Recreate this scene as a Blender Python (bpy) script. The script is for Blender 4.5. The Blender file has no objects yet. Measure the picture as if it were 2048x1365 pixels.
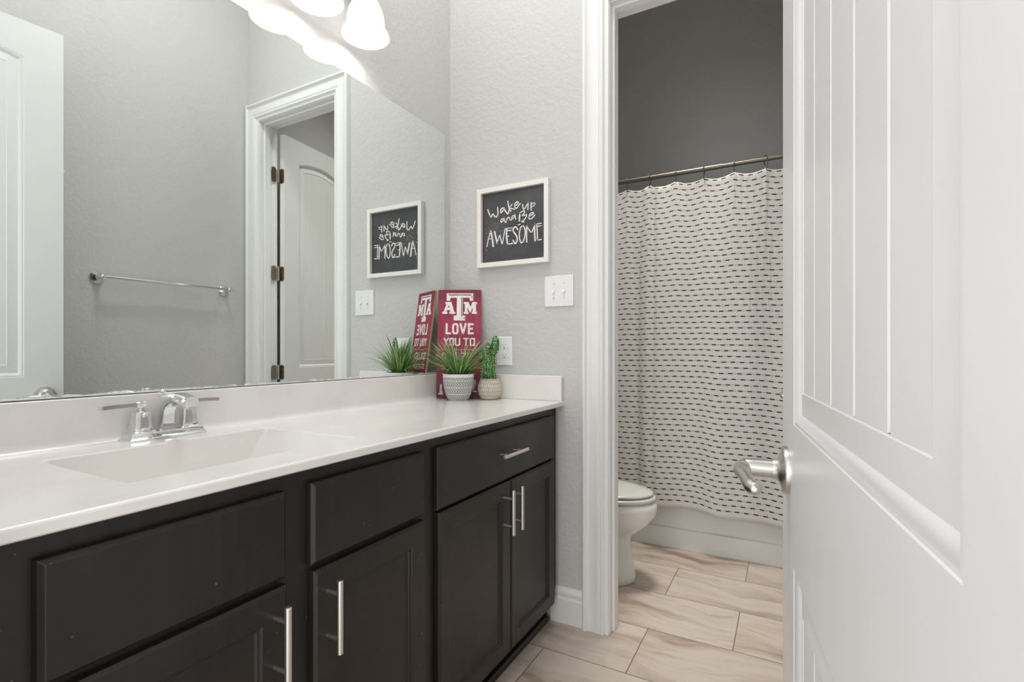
import bpy, bmesh, math, random
from mathutils import Vector, Matrix
from mathutils.geometry import tessellate_polygon
PI = math.pi
SC = bpy.context.scene
COL = SC.collection

# ------------------------------------------------------------------ camera, world, lights, exposure
F = 1008.0
YAW = math.atan((1576 - 1024) / F)
cd = bpy.data.cameras.new('camera')
cam = bpy.data.objects.new('camera', cd)
COL.objects.link(cam)
cd.sensor_fit = 'HORIZONTAL'; cd.sensor_width = 36.0
cd.lens = F * 36.0 / 2048.0
cd.shift_y = -(682.5 - 701.0) / 2048.0
cd.clip_start = 0.02
cam.location = (1.372, 0.0, 1.11)
cam.rotation_euler = (PI / 2, 0, YAW)
SC.camera = cam

SC.view_settings.view_transform = 'Standard'
SC.view_settings.look = 'None'
SC.view_settings.gamma = 1.0
SC.view_settings.use_curve_mapping = False
SC.view_settings.exposure = 0.0

W = bpy.data.worlds.new('world'); SC.world = W
W.use_nodes = True
bg = W.node_tree.nodes['Background']
bg.inputs[0].default_value = (1.0, 0.995, 0.985, 1)
bg.inputs[1].default_value = 1.6

SC.cycles.max_bounces = 14
SC.cycles.diffuse_bounces = 8
SC.cycles.glossy_bounces = 6
SC.cycles.transmission_bounces = 6
SC.cycles.sample_clamp_indirect = 8.0
SC.cycles.use_denoising = True

def lamp(name, kind, loc, power, color=(1, 1, 1), size=0.1, rot=(0, 0, 0), size_y=None):
    l = bpy.data.lights.new(name, kind)
    l.energy = power; l.color = color
    o = bpy.data.objects.new(name, l); COL.objects.link(o)
    o.location = loc; o.rotation_euler = rot
    if kind == 'AREA':
        l.size = size
        if size_y: l.shape = 'RECTANGLE'; l.size_y = size_y
    else:
        l.shadow_soft_size = size
    return o
# the bulbs of the three shades over the mirror
SHADES_Y = (0.865, 1.07, 1.275)
BULB_GLOW = 62.0   # emission strength of the three bulbs inside the shades
SHADE_GLOW = 0.45     # glow of the lit frosted glass itself
# fill light added in the hall behind the camera, shining through the entry door
hall = lamp('hall_fill', 'AREA', (1.02, -3.6, 1.5), 46.0, (0.98, 0.99, 1.0), 1.5, (-PI / 2, 0, PI), 2.2)
hall.rotation_euler = (PI / 2, 0, 0)
# unseen fill lights added under both ceilings for ambient light, high above the frame
CEIL = 3.66
lamp('room_ceiling_fill', 'AREA', (0.55, 1.08, 3.64), 23.5, (1.0, 0.995, 0.99), 0.45, (0, 0, 0), 0.45)
tl = lamp('toilet_room_ceiling_fill', 'AREA', (0.78, 2.45, 3.64), 11.0, (1.0, 0.975, 0.90), 0.5, (0, 0, 0), 0.5)  # added fill that brightens the curtain, toilet and floor
tl.data.spread = math.radians(72)

# ------------------------------------------------------------------ helpers
def srgb(r, g, b):
    f = lambda v: (v / 255 / 12.92) if v / 255 <= 0.04045 else ((v / 255 + 0.055) / 1.055) ** 2.4
    return (f(r), f(g), f(b), 1)

def mat(name, col, rough=0.5, metal=0.0, **kw):
    m = bpy.data.materials.new(name); m.use_nodes = True
    b = m.node_tree.nodes['Principled BSDF']
    b.inputs['Base Color'].default_value = col
    b.inputs['Roughness'].default_value = rough
    b.inputs['Metallic'].default_value = metal
    for k, v in kw.items():
        b.inputs[k.replace('_', ' ')].default_value = v
    return m

def nodes(m):
    return m.node_tree.nodes, m.node_tree.links, m.node_tree.nodes['Principled BSDF']

def coord(m, space='Object', scale=(1, 1, 1), loc=(0, 0, 0)):
    n, l, b = nodes(m)
    tc = n.new('ShaderNodeTexCoord'); mp = n.new('ShaderNodeMapping')
    mp.inputs['Scale'].default_value = scale; mp.inputs['Location'].default_value = loc
    l.new(tc.outputs[space], mp.inputs[0])
    return mp.outputs[0]

def noise(m, vec, scale, detail=3, rough=0.5):
    n, l, b = nodes(m)
    t = n.new('ShaderNodeTexNoise'); t.inputs['Scale'].default_value = scale
    t.inputs['Detail'].default_value = detail; t.inputs['Roughness'].default_value = rough
    l.new(vec, t.inputs['Vector'])
    return t.outputs[0]

def ramp(m, fac, stops):
    n, l, b = nodes(m)
    r = n.new('ShaderNodeValToRGB'); l.new(fac, r.inputs[0])
    e = r.color_ramp.elements
    e[0].position, e[0].color = stops[0]; e[1].position, e[1].color = stops[-1]
    for p, c in stops[1:-1]:
        k = e.new(p); k.color = c
    return r.outputs[0]

def bump(m, h, strength=0.3, dist=0.002):
    n, l, b = nodes(m)
    bp = n.new('ShaderNodeBump'); bp.inputs['Strength'].default_value = strength
    bp.inputs['Distance'].default_value = dist
    l.new(h, bp.inputs['Height']); l.new(bp.outputs[0], b.inputs['Normal'])
    return bp

def math_(m, op, a, b_=None, c=None):
    n, l, _ = nodes(m)
    x = n.new('ShaderNodeMath'); x.operation = op
    for i, v in enumerate((a, b_, c)):
        if v is None: continue
        if isinstance(v, (int, float)): x.inputs[i].default_value = v
        else: l.new(v, x.inputs[i])
    return x.outputs[0]

def mixc(m, fac, a, b_):
    n, l, _ = nodes(m)
    x = n.new('ShaderNodeMix'); x.data_type = 'RGBA'
    for i, v in ((0, fac), (6, a), (7, b_)):
        if isinstance(v, (int, float, tuple)): x.inputs[i].default_value = v
        else: l.new(v, x.inputs[i])
    return x.outputs[2]

def obj(name, bm, m, parent=None, smooth=False, bevel=0.0, seg=2, sub=0):
    me = bpy.data.meshes.new(name)
    if isinstance(bm, bmesh.types.BMesh):
        bmesh.ops.recalc_face_normals(bm, faces=bm.faces)
        bm.to_mesh(me); bm.free()
    else:
        me.from_pydata(bm[0], [], bm[1])
    for x in (m if isinstance(m, (list, tuple)) else [m]):
        me.materials.append(x)
    o = bpy.data.objects.new(name, me); COL.objects.link(o)
    if parent: o.parent = parent
    if smooth:
        for p in me.polygons: p.use_smooth = True
    if bevel:
        md = o.modifiers.new('bevel', 'BEVEL'); md.width = bevel; md.segments = seg
        md.limit_method = 'ANGLE'; md.angle_limit = math.radians(38)
        for p in me.polygons: p.use_smooth = True
        md.harden_normals = True
    if sub:
        md = o.modifiers.new('sub', 'SUBSURF'); md.levels = sub; md.render_levels = sub
    return o

def smooth_angle(o, ang=35):
    for p in o.data.polygons: p.use_smooth = True
    me = o.data
    bm = bmesh.new(); bm.from_mesh(me)
    for e in bm.edges:
        if len(e.link_faces) == 2 and e.calc_face_angle(0) > math.radians(ang): e.smooth = False
    bm.to_mesh(me); bm.free()
    return o

def tag(o, label, cat=None, group=None, kind=None):
    o['label'] = label
    if cat: o['category'] = cat
    if group: o['group'] = group
    if kind: o['kind'] = kind
    return o

def thing(name, label, cat, loc=(0, 0, 0), rotz=0, group=None, kind=None):
    o = bpy.data.objects.new(name, None); COL.objects.link(o)
    o.location = loc; o.rotation_euler = (0, 0, rotz)
    o.empty_display_size = 0.05
    return tag(o, label, cat, group, kind)

def plabel(o, label):
    o['label'] = label; return o

def box(bm, x0, y0, z0, x1, y1, z1):
    v = [bm.verts.new(p) for p in ((x0, y0, z0), (x1, y0, z0), (x1, y1, z0), (x0, y1, z0),
                                   (x0, y0, z1), (x1, y0, z1), (x1, y1, z1), (x0, y1, z1))]
    for f in ((0, 3, 2, 1), (4, 5, 6, 7), (0, 1, 5, 4), (1, 2, 6, 5), (2, 3, 7, 6), (3, 0, 4, 7)):
        bm.faces.new([v[i] for i in f])
    return v

def BM(): return bmesh.new()

def lathe(bm, prof, seg=32, M=None, cap=True):
    """prof: list of (r, h) about local Z."""
    M = M or Matrix()
    rings = []
    for r, h in prof:
        rings.append([bm.verts.new(M @ Vector((r * math.cos(2 * PI * i / seg), r * math.sin(2 * PI * i / seg), h))) for i in range(seg)])
    for a, b in zip(rings, rings[1:]):
        for i in range(seg):
            bm.faces.new((a[i], a[(i + 1) % seg], b[(i + 1) % seg], b[i]))
    if cap:
        bm.faces.new(rings[0][::-1]); bm.faces.new(rings[-1])

def loft(bm, secs, cap=True, close=True):
    rings = [[bm.verts.new(p) for p in s] for s in secs]
    n = len(rings[0])
    for a, b in zip(rings, rings[1:]):
        for i in range(n if close else n - 1):
            bm.faces.new((a[i], a[(i + 1) % n], b[(i + 1) % n], b[i]))
    if cap:
        bm.faces.new(rings[0][::-1]); bm.faces.new(rings[-1])
    return rings

def tube(bm, pts, r, seg=10, cap=True, flat=1.0, up=Vector((0, 0, 1))):
    """round (or flattened along `up`) tube through points; r: number or list."""
    pts = [Vector(p) for p in pts]; n = len(pts)
    secs = []
    for i, p in enumerate(pts):
        t = (pts[min(i + 1, n - 1)] - pts[max(i - 1, 0)]).normalized()
        a = t.cross(up)
        if a.length < 1e-4: a = t.cross(Vector((1, 0, 0)))
        a.normalize(); b = a.cross(t).normalized()
        rr = r[i] if isinstance(r, (list, tuple)) else r
        secs.append([p + a * rr * math.cos(2 * PI * k / seg) + b * rr * flat * math.sin(2 * PI * k / seg) for k in range(seg)])
    loft(bm, secs, cap)

def axis_mat(p, d):
    d = Vector(d).normalized()
    return Matrix.Translation(p) @ d.to_track_quat('Z', 'Y').to_matrix().to_4x4()

def ellipsoid(bm, c, r, seg=16, M=None):
    g = bmesh.ops.create_uvsphere(bm, u_segments=seg, v_segments=max(6, seg // 2), radius=1.0)
    X = (M or Matrix()) @ Matrix.Translation(c) @ Matrix.Diagonal((r[0], r[1], r[2], 1))
    bmesh.ops.transform(bm, matrix=X, verts=g['verts'])

def catmull(pts, n=8):
    P = [Vector(p) for p in pts]
    P = [2 * P[0] - P[1]] + P + [2 * P[-1] - P[-2]]
    out = []
    for i in range(1, len(P) - 2):
        for k in range(n):
            t = k / n
            out.append(0.5 * ((2 * P[i]) + (P[i + 1] - P[i - 1]) * t + (2 * P[i - 1] - 5 * P[i] + 4 * P[i + 1] - P[i + 2]) * t * t
                              + (-P[i - 1] + 3 * P[i] - 3 * P[i + 1] + P[i + 2]) * t ** 3))
    out.append(P[-2])
    return out

# ------------------------------------------------------------------ materials
def wall_mat():
    m = mat('wall_paint', (0.575, 0.568, 0.556, 1), 0.62, Specular_IOR_Level=0.35)
    v = coord(m)
    a = noise(m, v, 115, 2, 0.5)
    b = noise(m, v, 48, 2, 0.45)
    h = math_(m, 'ADD', math_(m, 'MULTIPLY', a, 0.5), b)
    bump(m, h, 0.62, 0.0036)
    return m
M_WALL = wall_mat()
M_CEIL = mat('ceiling_paint', (0.72, 0.71, 0.69, 1), 0.8)
M_TRIM = mat('trim_paint', (0.80, 0.80, 0.79, 1), 0.32)
_v = coord(M_TRIM); bump(M_TRIM, noise(M_TRIM, _v, 60, 2), 0.05, 0.001)

def door_mat():
    m = mat('door_paint', (0.74, 0.74, 0.735, 1), 0.33)
    v = coord(m)
    bump(m, noise(m, v, 220, 2), 0.08, 0.0006)
    return m
M_DOOR = door_mat()

def floor_mat():
    m = mat('floor_tile', srgb(190, 178, 165), 0.3)
    n, l, b = nodes(m)
    v = coord(m, 'Object', (1, 1, 1), (-0.263, -0.12, 0))
    br = n.new('ShaderNodeTexBrick'); l.new(v, br.inputs['Vector'])
    br.inputs['Scale'].default_value = 1.0
    br.inputs['Brick Width'].default_value = 0.62
    br.inputs['Row Height'].default_value = 0.317
    br.inputs['Mortar Size'].default_value = 0.0022
    br.inputs['Mortar Smooth'].default_value = 0.1
    br.inputs['Color1'].default_value = (0, 0, 0, 1); br.inputs['Color2'].default_value = (1, 1, 1, 1)
    br.inputs['Mortar'].default_value = (0.5, 0.5, 0.5, 1)
    sep = n.new('ShaderNodeSeparateColor'); l.new(br.outputs['Color'], sep.inputs[0])
    rnd = sep.outputs[0]
    # streaks: long in x, narrow in y, shifted tile by tile
    sp = n.new('ShaderNodeSeparateXYZ'); l.new(v, sp.inputs[0])
    cb = n.new('ShaderNodeCombineXYZ')
    wob = noise(m, v, 3.0, 2)
    l.new(math_(m, 'ADD', math_(m, 'MULTIPLY', sp.outputs[0], 1.15), math_(m, 'MULTIPLY', rnd, 37.0)), cb.inputs[0])
    l.new(math_(m, 'ADD', math_(m, 'MULTIPLY', sp.outputs[1], 7.0), math_(m, 'MULTIPLY', wob, 1.6)), cb.inputs[1])
    l.new(math_(m, 'MULTIPLY', rnd, 11.0), cb.inputs[2])
    s1 = noise(m, cb.outputs[0], 1.1, 6, 0.6)
    s2 = noise(m, cb.outputs[0], 4.5, 4, 0.6)
    col = ramp(m, s1, [(0.31, srgb(138, 118, 106)), (0.41, srgb(177, 161, 148)), (0.53, srgb(196, 184, 173)), (0.72, srgb(183, 172, 161))])
    col2 = ramp(m, s2, [(0.33, (0.74, 0.70, 0.66, 1)), (0.41, (1, 1, 1, 1))])
    mx = n.new('ShaderNodeMix'); mx.data_type = 'RGBA'; mx.blend_type = 'MULTIPLY'
    mx.inputs[0].default_value = 0.7; l.new(col, mx.inputs[6]); l.new(col2, mx.inputs[7])
    fin = mixc(m, br.outputs['Fac'], mx.outputs[2], srgb(128, 114, 100))
    l.new(fin, b.inputs['Base Color'])
    bump(m, math_(m, 'SUBTRACT', 1.0, br.outputs['Fac']), 0.5, 0.0012)
    return m
M_FLOOR = floor_mat()

def stained_wood():
    m = mat('espresso_wood', (0.018, 0.0145, 0.0125, 1), 0.36, Specular_IOR_Level=0.45)
    n, l, b = nodes(m)
    v = coord(m, 'Object', (6, 6, 0.9))
    col = ramp(m, noise(m, v, 5, 5, 0.6), [(0.25, (0.0125, 0.0102, 0.009, 1)), (0.8, (0.024, 0.0192, 0.0165, 1))])
    v2 = coord(m)
    sp = ramp(m, noise(m, v2, 95, 1, 0.3), [(0.80, (0, 0, 0, 1)), (0.815, (1, 1, 1, 1))])
    l.new(mixc(m, sp, col, (0.12, 0.11, 0.10, 1)), b.inputs['Base Color'])
    rr = ramp(m, noise(m, v2, 6, 3), [(0.3, (0.33,) * 3 + (1,)), (0.8, (0.40,) * 3 + (1,))])
    l.new(rr, b.inputs['Roughness'])
    return m
M_WOOD = stained_wood()
M_KICK = mat('toe_kick_black', (0.008, 0.007, 0.007, 1), 0.4)

def marble():
    m = mat('cultured_marble', srgb(226, 223, 219), 0.22, Coat_Weight=0.3, Coat_Roughness=0.12)
    n, l, b = nodes(m)
    v = coord(m)
    l.new(ramp(m, noise(m, v, 7, 4, 0.55), [(0.35, srgb(229, 226, 223)), (0.7, srgb(236, 234, 231))]), b.inputs['Base Color'])
    return m
M_MARBLE = marble()
M_CERAMIC = mat('toilet_ceramic', (0.74, 0.74, 0.73, 1), 0.12, Coat_Weight=0.4)
M_SEAT = mat('toilet_seat_plastic', (0.56, 0.56, 0.53, 1), 0.25)
M_TUB = mat('tub_acrylic', (0.70, 0.71, 0.69, 1), 0.2)

def metal(name, col, rough, spots=False):
    m = mat(name, col, rough, 1.0)
    v = coord(m)
    n, l, b = nodes(m)
    if spots:
        r = ramp(m, noise(m, v, 260, 3, 0.6), [(0.60, (rough,) * 3 + (1,)), (0.72, (0.30,) * 3 + (1,))])
        l.new(r, b.inputs['Roughness'])
    else:
        bump(m, noise(m, v, 900, 1), 0.03, 0.0002)
    return m
M_CHROME = metal('chrome', (0.80, 0.81, 0.82, 1), 0.06, True)
M_CHROME2 = metal('chrome_clean', (0.80, 0.81, 0.82, 1), 0.08)
M_NICKEL = metal('satin_nickel', (0.60, 0.57, 0.535, 1), 0.33)
M_PULL = metal('brushed_pull', (0.78, 0.75, 0.70, 1), 0.34)
M_POST = metal('pull_post', (0.66, 0.64, 0.61, 1), 0.38)
M_HINGE = metal('hinge_bronze', (0.36, 0.315, 0.26, 1), 0.35)
M_ROD = metal('rod_bronze', (0.17, 0.152, 0.128, 1), 0.38)

def mirror_mat():
    m = bpy.data.materials.new('mirror_glass'); m.use_nodes = True
    n, l, b = nodes(m)
    b.inputs['Base Color'].default_value = (0.875, 0.92, 0.90, 1)
    b.inputs['Metallic'].default_value = 1.0; b.inputs['Roughness'].default_value = 0.0
    v = coord(m)
    sp = n.new('ShaderNodeSeparateXYZ'); l.new(v, sp.inputs[0])
    # toothpaste-like smears and splashes just above the bottom edge, and a few specks of dust
    e = math_(m, 'SUBTRACT', 1.0, math_(m, 'DIVIDE', math_(m, 'SUBTRACT', sp.outputs[2], 1.008), 0.018))
    v2 = coord(m, 'Object', (1, 9, 60))
    sm = math_(m, 'MULTIPLY', math_(m, 'MAXIMUM', e, 0.0), noise(m, v2, 2.6, 4, 0.65))
    f1 = ramp(m, sm, [(0.33, (0, 0, 0, 1)), (0.42, (1, 1, 1, 1))])
    f2 = ramp(m, noise(m, v, 120, 2, 0.5), [(0.755, (0, 0, 0, 1)), (0.80, (0.5, 0.5, 0.5, 1))])
    fac = math_(m, 'MAXIMUM', f1, f2)
    l.new(math_(m, 'SUBTRACT', 1.0, math_(m, 'MULTIPLY', fac, 0.55)), b.inputs['Metallic'])
    l.new(math_(m, 'MULTIPLY', fac, 0.35), b.inputs['Roughness'])
    return m
M_MIRROR = mirror_mat()
M_MIRROR_EDGE = mat('mirror_edge', (0.12, 0.13, 0.125, 1), 0.3)
M_PLASTIC = mat('white_plastic', (0.83, 0.83, 0.83, 1), 0.3)
M_SCREW = mat('painted_screw', (0.6, 0.6, 0.59, 1), 0.4)
M_DARK = mat('slot_dark', (0.03, 0.025, 0.02, 1), 0.6)

def frosted():
    m = bpy.data.materials.new('frosted_glass'); m.use_nodes = True
    n, l, b = nodes(m)
    b.inputs['Base Color'].default_value = (0.93, 0.92, 0.9, 1)
    b.inputs['Roughness'].default_value = 0.35
    tr = n.new('ShaderNodeBsdfTranslucent'); tr.inputs[0].default_value = (0.95, 0.94, 0.92, 1)
    mx = n.new('ShaderNodeMixShader'); mx.inputs[0].default_value = 0.08
    out = n['Material Output']
    l.new(b.outputs[0], mx.inputs[1]); l.new(tr.outputs[0], mx.inputs[2]); l.new(mx.outputs[0], out.inputs[0])
    v = coord(m)
    bump(m, noise(m, v, 30, 2), 0.1, 0.001)
    return m
M_FROST = frosted()
def shade_glow():
    b = M_FROST.node_tree.nodes['Principled BSDF']
    b.inputs['Emission Color'].default_value = (1.0, 0.985, 0.965, 1)
    b.inputs['Emission Strength'].default_value = SHADE_GLOW
shade_glow()
def bulb_mat():
    m = mat('bulb_glow', (1, 1, 1, 1), 0.4)
    n, l, b = nodes(m)
    b.inputs['Emission Color'].default_value = (1.0, 0.985, 0.965, 1)
    b.inputs['Emission Strength'].default_value = BULB_GLOW
    return m
M_BULB = bulb_mat()

def curtain_mat():
    m = mat('curtain_cloth', srgb(222, 217, 211), 0.85, Sheen_Weight=0.2)
    n, l, b = nodes(m)
    tc = n.new('ShaderNodeTexCoord'); sp = n.new('ShaderNodeSeparateXYZ'); l.new(tc.outputs['UV'], sp.inputs[0])
    u, v = sp.outputs[0], sp.outputs[1]          # metres along the cloth, metres above the hem
    PITCH, ROW = 0.0445, 0.0298
    vr = math_(m, 'DIVIDE', v, ROW)
    row = math_(m, 'FLOOR', vr)
    fv = math_(m, 'ABSOLUTE', math_(m, 'SUBTRACT', math_(m, 'FRACT', vr), 0.5))
    sh = math_(m, 'MULTIPLY', row, 0.37)
    us = math_(m, 'ADD', math_(m, 'DIVIDE', u, PITCH), sh)
    fu = math_(m, 'ABSOLUTE', math_(m, 'SUBTRACT', math_(m, 'FRACT', us), 0.5))
    # rounded dash: |du| < 0.25 pitch, |dv| < 0.085 row
    du = math_(m, 'MAXIMUM', math_(m, 'SUBTRACT', math_(m, 'MULTIPLY', fu, PITCH), 0.0085), 0.0)
    dv = math_(m, 'MULTIPLY', fv, ROW)
    dist = math_(m, 'SQRT', math_(m, 'ADD', math_(m, 'MULTIPLY', du, du), math_(m, 'MULTIPLY', dv, dv)))
    dash = math_(m, 'LESS_THAN', dist, 0.0031)
    line = math_(m, 'MULTIPLY', math_(m, 'LESS_THAN', dv, 0.0008), 0.85)
    fac = math_(m, 'MULTIPLY', math_(m, 'MAXIMUM', dash, line), math_(m, 'GREATER_THAN', v, 0.03))
    l.new(mixc(m, fac, srgb(222, 218, 215), (0.006, 0.007, 0.0065, 1)), b.inputs['Base Color'])
    wv = noise(m, coord(m, 'UV', (1, 0.25, 1)), 90, 3)
    bump(m, wv, 0.25, 0.001)
    out = n['Material Output']
    tr = n.new('ShaderNodeBsdfTranslucent'); mx = n.new('ShaderNodeMixShader'); mx.inputs[0].default_value = 0.12
    l.new(mixc(m, fac, srgb(222, 218, 215), (0.006, 0.007, 0.0065, 1)), tr.inputs[0])
    l.new(b.outputs[0], mx.inputs[1]); l.new(tr.outputs[0], mx.inputs[2]); l.new(mx.outputs[0], out.inputs[0])
    return m
M_CURTAIN = curtain_mat()

def maroon():
    m = mat('maroon_board', srgb(140, 40, 62), 0.5)
    n, l, b = nodes(m)
    v = coord(m, 'Object', (3, 1, 1.2))
    base = ramp(m, noise(m, v, 7, 4, 0.6), [(0.3, srgb(120, 28, 50)), (0.55, srgb(152, 42, 70)), (0.75, srgb(168, 66, 92))])
    # printed weathered look: darker ink towards foot and head of the board
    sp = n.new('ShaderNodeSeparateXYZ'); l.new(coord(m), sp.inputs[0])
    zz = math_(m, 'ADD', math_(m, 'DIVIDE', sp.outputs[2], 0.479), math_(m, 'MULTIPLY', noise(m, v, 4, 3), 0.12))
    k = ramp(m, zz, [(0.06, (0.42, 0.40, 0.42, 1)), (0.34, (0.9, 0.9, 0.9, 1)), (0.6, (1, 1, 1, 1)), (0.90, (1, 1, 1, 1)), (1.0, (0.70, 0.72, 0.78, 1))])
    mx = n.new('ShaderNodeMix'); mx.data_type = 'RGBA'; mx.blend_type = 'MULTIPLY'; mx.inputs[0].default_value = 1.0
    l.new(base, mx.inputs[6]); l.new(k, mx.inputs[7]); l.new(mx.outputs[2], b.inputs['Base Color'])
    return m
M_MAROON = maroon()
M_MAROON_DARK = mat('maroon_shadow_print', srgb(96, 24, 42), 0.5)
M_MDF = mat('raw_board', srgb(196, 172, 132), 0.7)
def white_print():
    m = mat('white_print', srgb(236, 233, 230), 0.55)
    n, l, b = nodes(m)
    v = coord(m)
    l.new(ramp(m, noise(m, v, 90, 3, 0.7), [(0.33, srgb(205, 190, 190)), (0.45, srgb(238, 235, 232))]), b.inputs['Base Color'])
    return m
M_PRINT = white_print()
M_SILVER = mat('pale_grey_print', srgb(196, 194, 194), 0.5)
def chalk():
    m = mat('chalkboard_print', srgb(62, 62, 65), 0.38)
    n, l, b = nodes(m)
    v = coord(m)
    l.new(ramp(m, noise(m, v, 9, 5, 0.7), [(0.3, srgb(48, 48, 51)), (0.75, srgb(80, 80, 84))]), b.inputs['Base Color'])
    bump(m, noise(m, v, 500, 3), 0.25, 0.0006)
    return m
M_CHALK = chalk()
def frame_white():
    m = mat('white_washed_frame', srgb(236, 233, 228), 0.5)
    n, l, b = nodes(m)
    bump(m, noise(m, coord(m), 70, 4), 0.15, 0.001)
    return m
M_FRAME = frame_white()

def foliage():
    m = mat('grass_blade', srgb(90, 130, 70), 0.45)
    n, l, b = nodes(m)
    at = n.new('ShaderNodeAttribute'); at.attribute_name = 'tone'
    sep = n.new('ShaderNodeSeparateColor'); l.new(at.outputs['Color'], sep.inputs[0])
    base = ramp(m, sep.outputs[0], [(0.0, srgb(40, 88, 48)), (0.45, srgb(98, 150, 70)), (0.8, srgb(156, 188, 116)), (1.0, srgb(222, 228, 204))])
    tip = mixc(m, math_(m, 'MULTIPLY', sep.outputs[1], 0.55), base, srgb(176, 150, 128))
    l.new(tip, b.inputs['Base Color'])
    return m
M_GRASS = foliage()
def cactus():
    m = mat('cactus_green', srgb(52, 108, 44), 0.5)
    n, l, b = nodes(m)
    v = coord(m)
    vo = n.new('ShaderNodeTexVoronoi'); vo.feature = 'F1'; vo.inputs['Scale'].default_value = 105
    vo.inputs['Randomness'].default_value = 0.55
    l.new(v, vo.inputs['Vector'])
    f = math_(m, 'LESS_THAN', vo.outputs['Distance'], 0.25)
    base = ramp(m, noise(m, v, 30, 2), [(0.3, srgb(34, 84, 32)), (0.7, srgb(74, 134, 52))])
    l.new(mixc(m, f, base, srgb(232, 236, 224)), b.inputs['Base Color'])
    bump(m, math_(m, 'SUBTRACT', 0.5, vo.outputs['Distance']), 0.12, 0.001)
    return m
M_CACTUS = cactus()
M_RIB = mat('cactus_rib', srgb(150, 176, 134), 0.5)
M_SOIL = mat('pot_soil', srgb(70, 62, 50), 0.9)

def herringbone():
    m = mat('herringbone_pot', srgb(190, 190, 186), 0.6)
    n, l, b = nodes(m)
    v = coord(m)
    sp = n.new('ShaderNodeSeparateXYZ'); l.new(v, sp.inputs[0])
    ang = math_(m, 'ARCTAN2', sp.outputs[1], sp.outputs[0])
    A = math_(m, 'MULTIPLY', ang, 34 / (2 * PI))
    Z = sp.outputs[2]
    bandh = 0.0275
    zb = math_(m, 'DIVIDE', Z, bandh)
    tri = math_(m, 'ABSOLUTE', math_(m, 'SUBTRACT', math_(m, 'MULTIPLY', math_(m, 'FRACT', zb), 2.0), 1.0))
    s = math_(m, 'FRACT', math_(m, 'ADD', A, math_(m, 'MULTIPLY', tri, 1.3)))
    lines = math_(m, 'LESS_THAN', s, 0.25)
    fz = math_(m, 'FRACT', math_(m, 'ADD', zb, 0.5))
    edge = math_(m, 'LESS_THAN', math_(m, 'ABSOLUTE', math_(m, 'SUBTRACT', fz, 0.5)), 0.035)
    f = math_(m, 'MAXIMUM', lines, edge)
    top = math_(m, 'GREATER_THAN', Z, 0.0965)
    bot = math_(m, 'LESS_THAN', Z, 0.004)
    f = math_(m, 'MAXIMUM', f, math_(m, 'MAXIMUM', top, bot))
    l.new(mixc(m, f, srgb(150, 152, 150), srgb(238, 236, 232)), b.inputs['Base Color'])
    bump(m, f, 0.4, 0.0012)
    return m
M_HERR = herringbone()
def carved():
    m = mat('carved_pot', srgb(206, 196, 182), 0.65)
    n, l, b = nodes(m)
    v = coord(m)
    sp = n.new('ShaderNodeSeparateXYZ'); l.new(v, sp.inputs[0])
    ang = math_(m, 'ARCTAN2', sp.outputs[1], sp.outputs[0])
    A = math_(m, 'MULTIPLY', ang, 34 / (2 * PI))
    zr = math_(m, 'DIVIDE', sp.outputs[2], 0.017)
    row = math_(m, 'FLOOR', zr)
    fa = math_(m, 'ABSOLUTE', math_(m, 'SUBTRACT', math_(m, 'FRACT', math_(m, 'ADD', A, math_(m, 'MULTIPLY', row, 0.5))), 0.5))
    fz = math_(m, 'ABSOLUTE', math_(m, 'SUBTRACT', math_(m, 'FRACT', zr), 0.5))
    d = math_(m, 'ADD', math_(m, 'MULTIPLY', fa, 2.0), math_(m, 'MULTIPLY', fz, 1.25))
    cut = ramp(m, d, [(0.55, (1, 1, 1, 1)), (0.75, (0, 0, 0, 1))])
    nz = noise(m, v, 60, 3)
    c1 = ramp(m, nz, [(0.35, srgb(186, 172, 156)), (0.7, srgb(206, 196, 182))])
    l.new(mixc(m, cut, c1, srgb(232, 227, 218)), b.inputs['Base Color'])
    bump(m, math_(m, 'SUBTRACT', 1.0, cut), 0.7, 0.002)
    return m
M_CARVED = carved()

# ------------------------------------------------------------------ room shell
YE = 1.91      # room face of the end wall
YB = 2.015     # its far face
XR = 1.508     # right wall
YBK = 3.70     # back wall behind the tub
YF0, YF1 = 0.035, 0.155   # near wall
OX0, OX1, OZ = 0.763, 1.392, 2.468
def struct(name, bm, m, label, **kw):
    o = obj(name, bm, m, **kw); tag(o, label, name.split('_')[0], None, 'structure'); return o

bm = BM(); box(bm, -0.14, -0.2, -0.1, 1.66, YBK + 0.12, 0.0)
struct('floor', bm, M_FLOOR, 'pale wood-look floor tiles laid in a running bond')
bm = BM(); box(bm, -0.14, 0.035, CEIL, 1.66, YBK + 0.12, CEIL + 0.1)
struct('ceiling', bm, M_CEIL, 'white ceiling high above both rooms')
bm = BM(); box(bm, -0.12, YF0, 0, 0.0, YBK, CEIL)
struct('wall_left', bm, M_WALL, 'textured grey wall behind the mirror and light fixture')
bm = BM(); box(bm, XR, YF0, 0, XR + 0.12, YBK, CEIL)
struct('wall_right', bm, M_WALL, 'greenish grey wall with the towel bar, seen in the mirror')
bm = BM(); box(bm, -0.12, YBK, 0, XR + 0.12, YBK + 0.12, CEIL)
struct('wall_back', bm, M_WALL, 'dim taupe wall above the shower curtain')
bm = BM()
box(bm, 0, YE, 0, OX0 - 0.018, YB, CEIL); box(bm, OX1 + 0.018, YE, 0, XR, YB, CEIL)
box(bm, OX0 - 0.018, YE, OZ + 0.018, OX1 + 0.018, YB, CEIL)
struct('wall_partition', bm, M_WALL, 'light grey textured wall carrying the framed sign and switches')
bm = BM()
box(bm, 0, YF0, 0, 0.63, YF1, CEIL); box(bm, 0.63, YF0, 2.47, 1.49, YF1, CEIL); box(bm, 1.49, YF0, 0, XR, YF1, CEIL)
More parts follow.
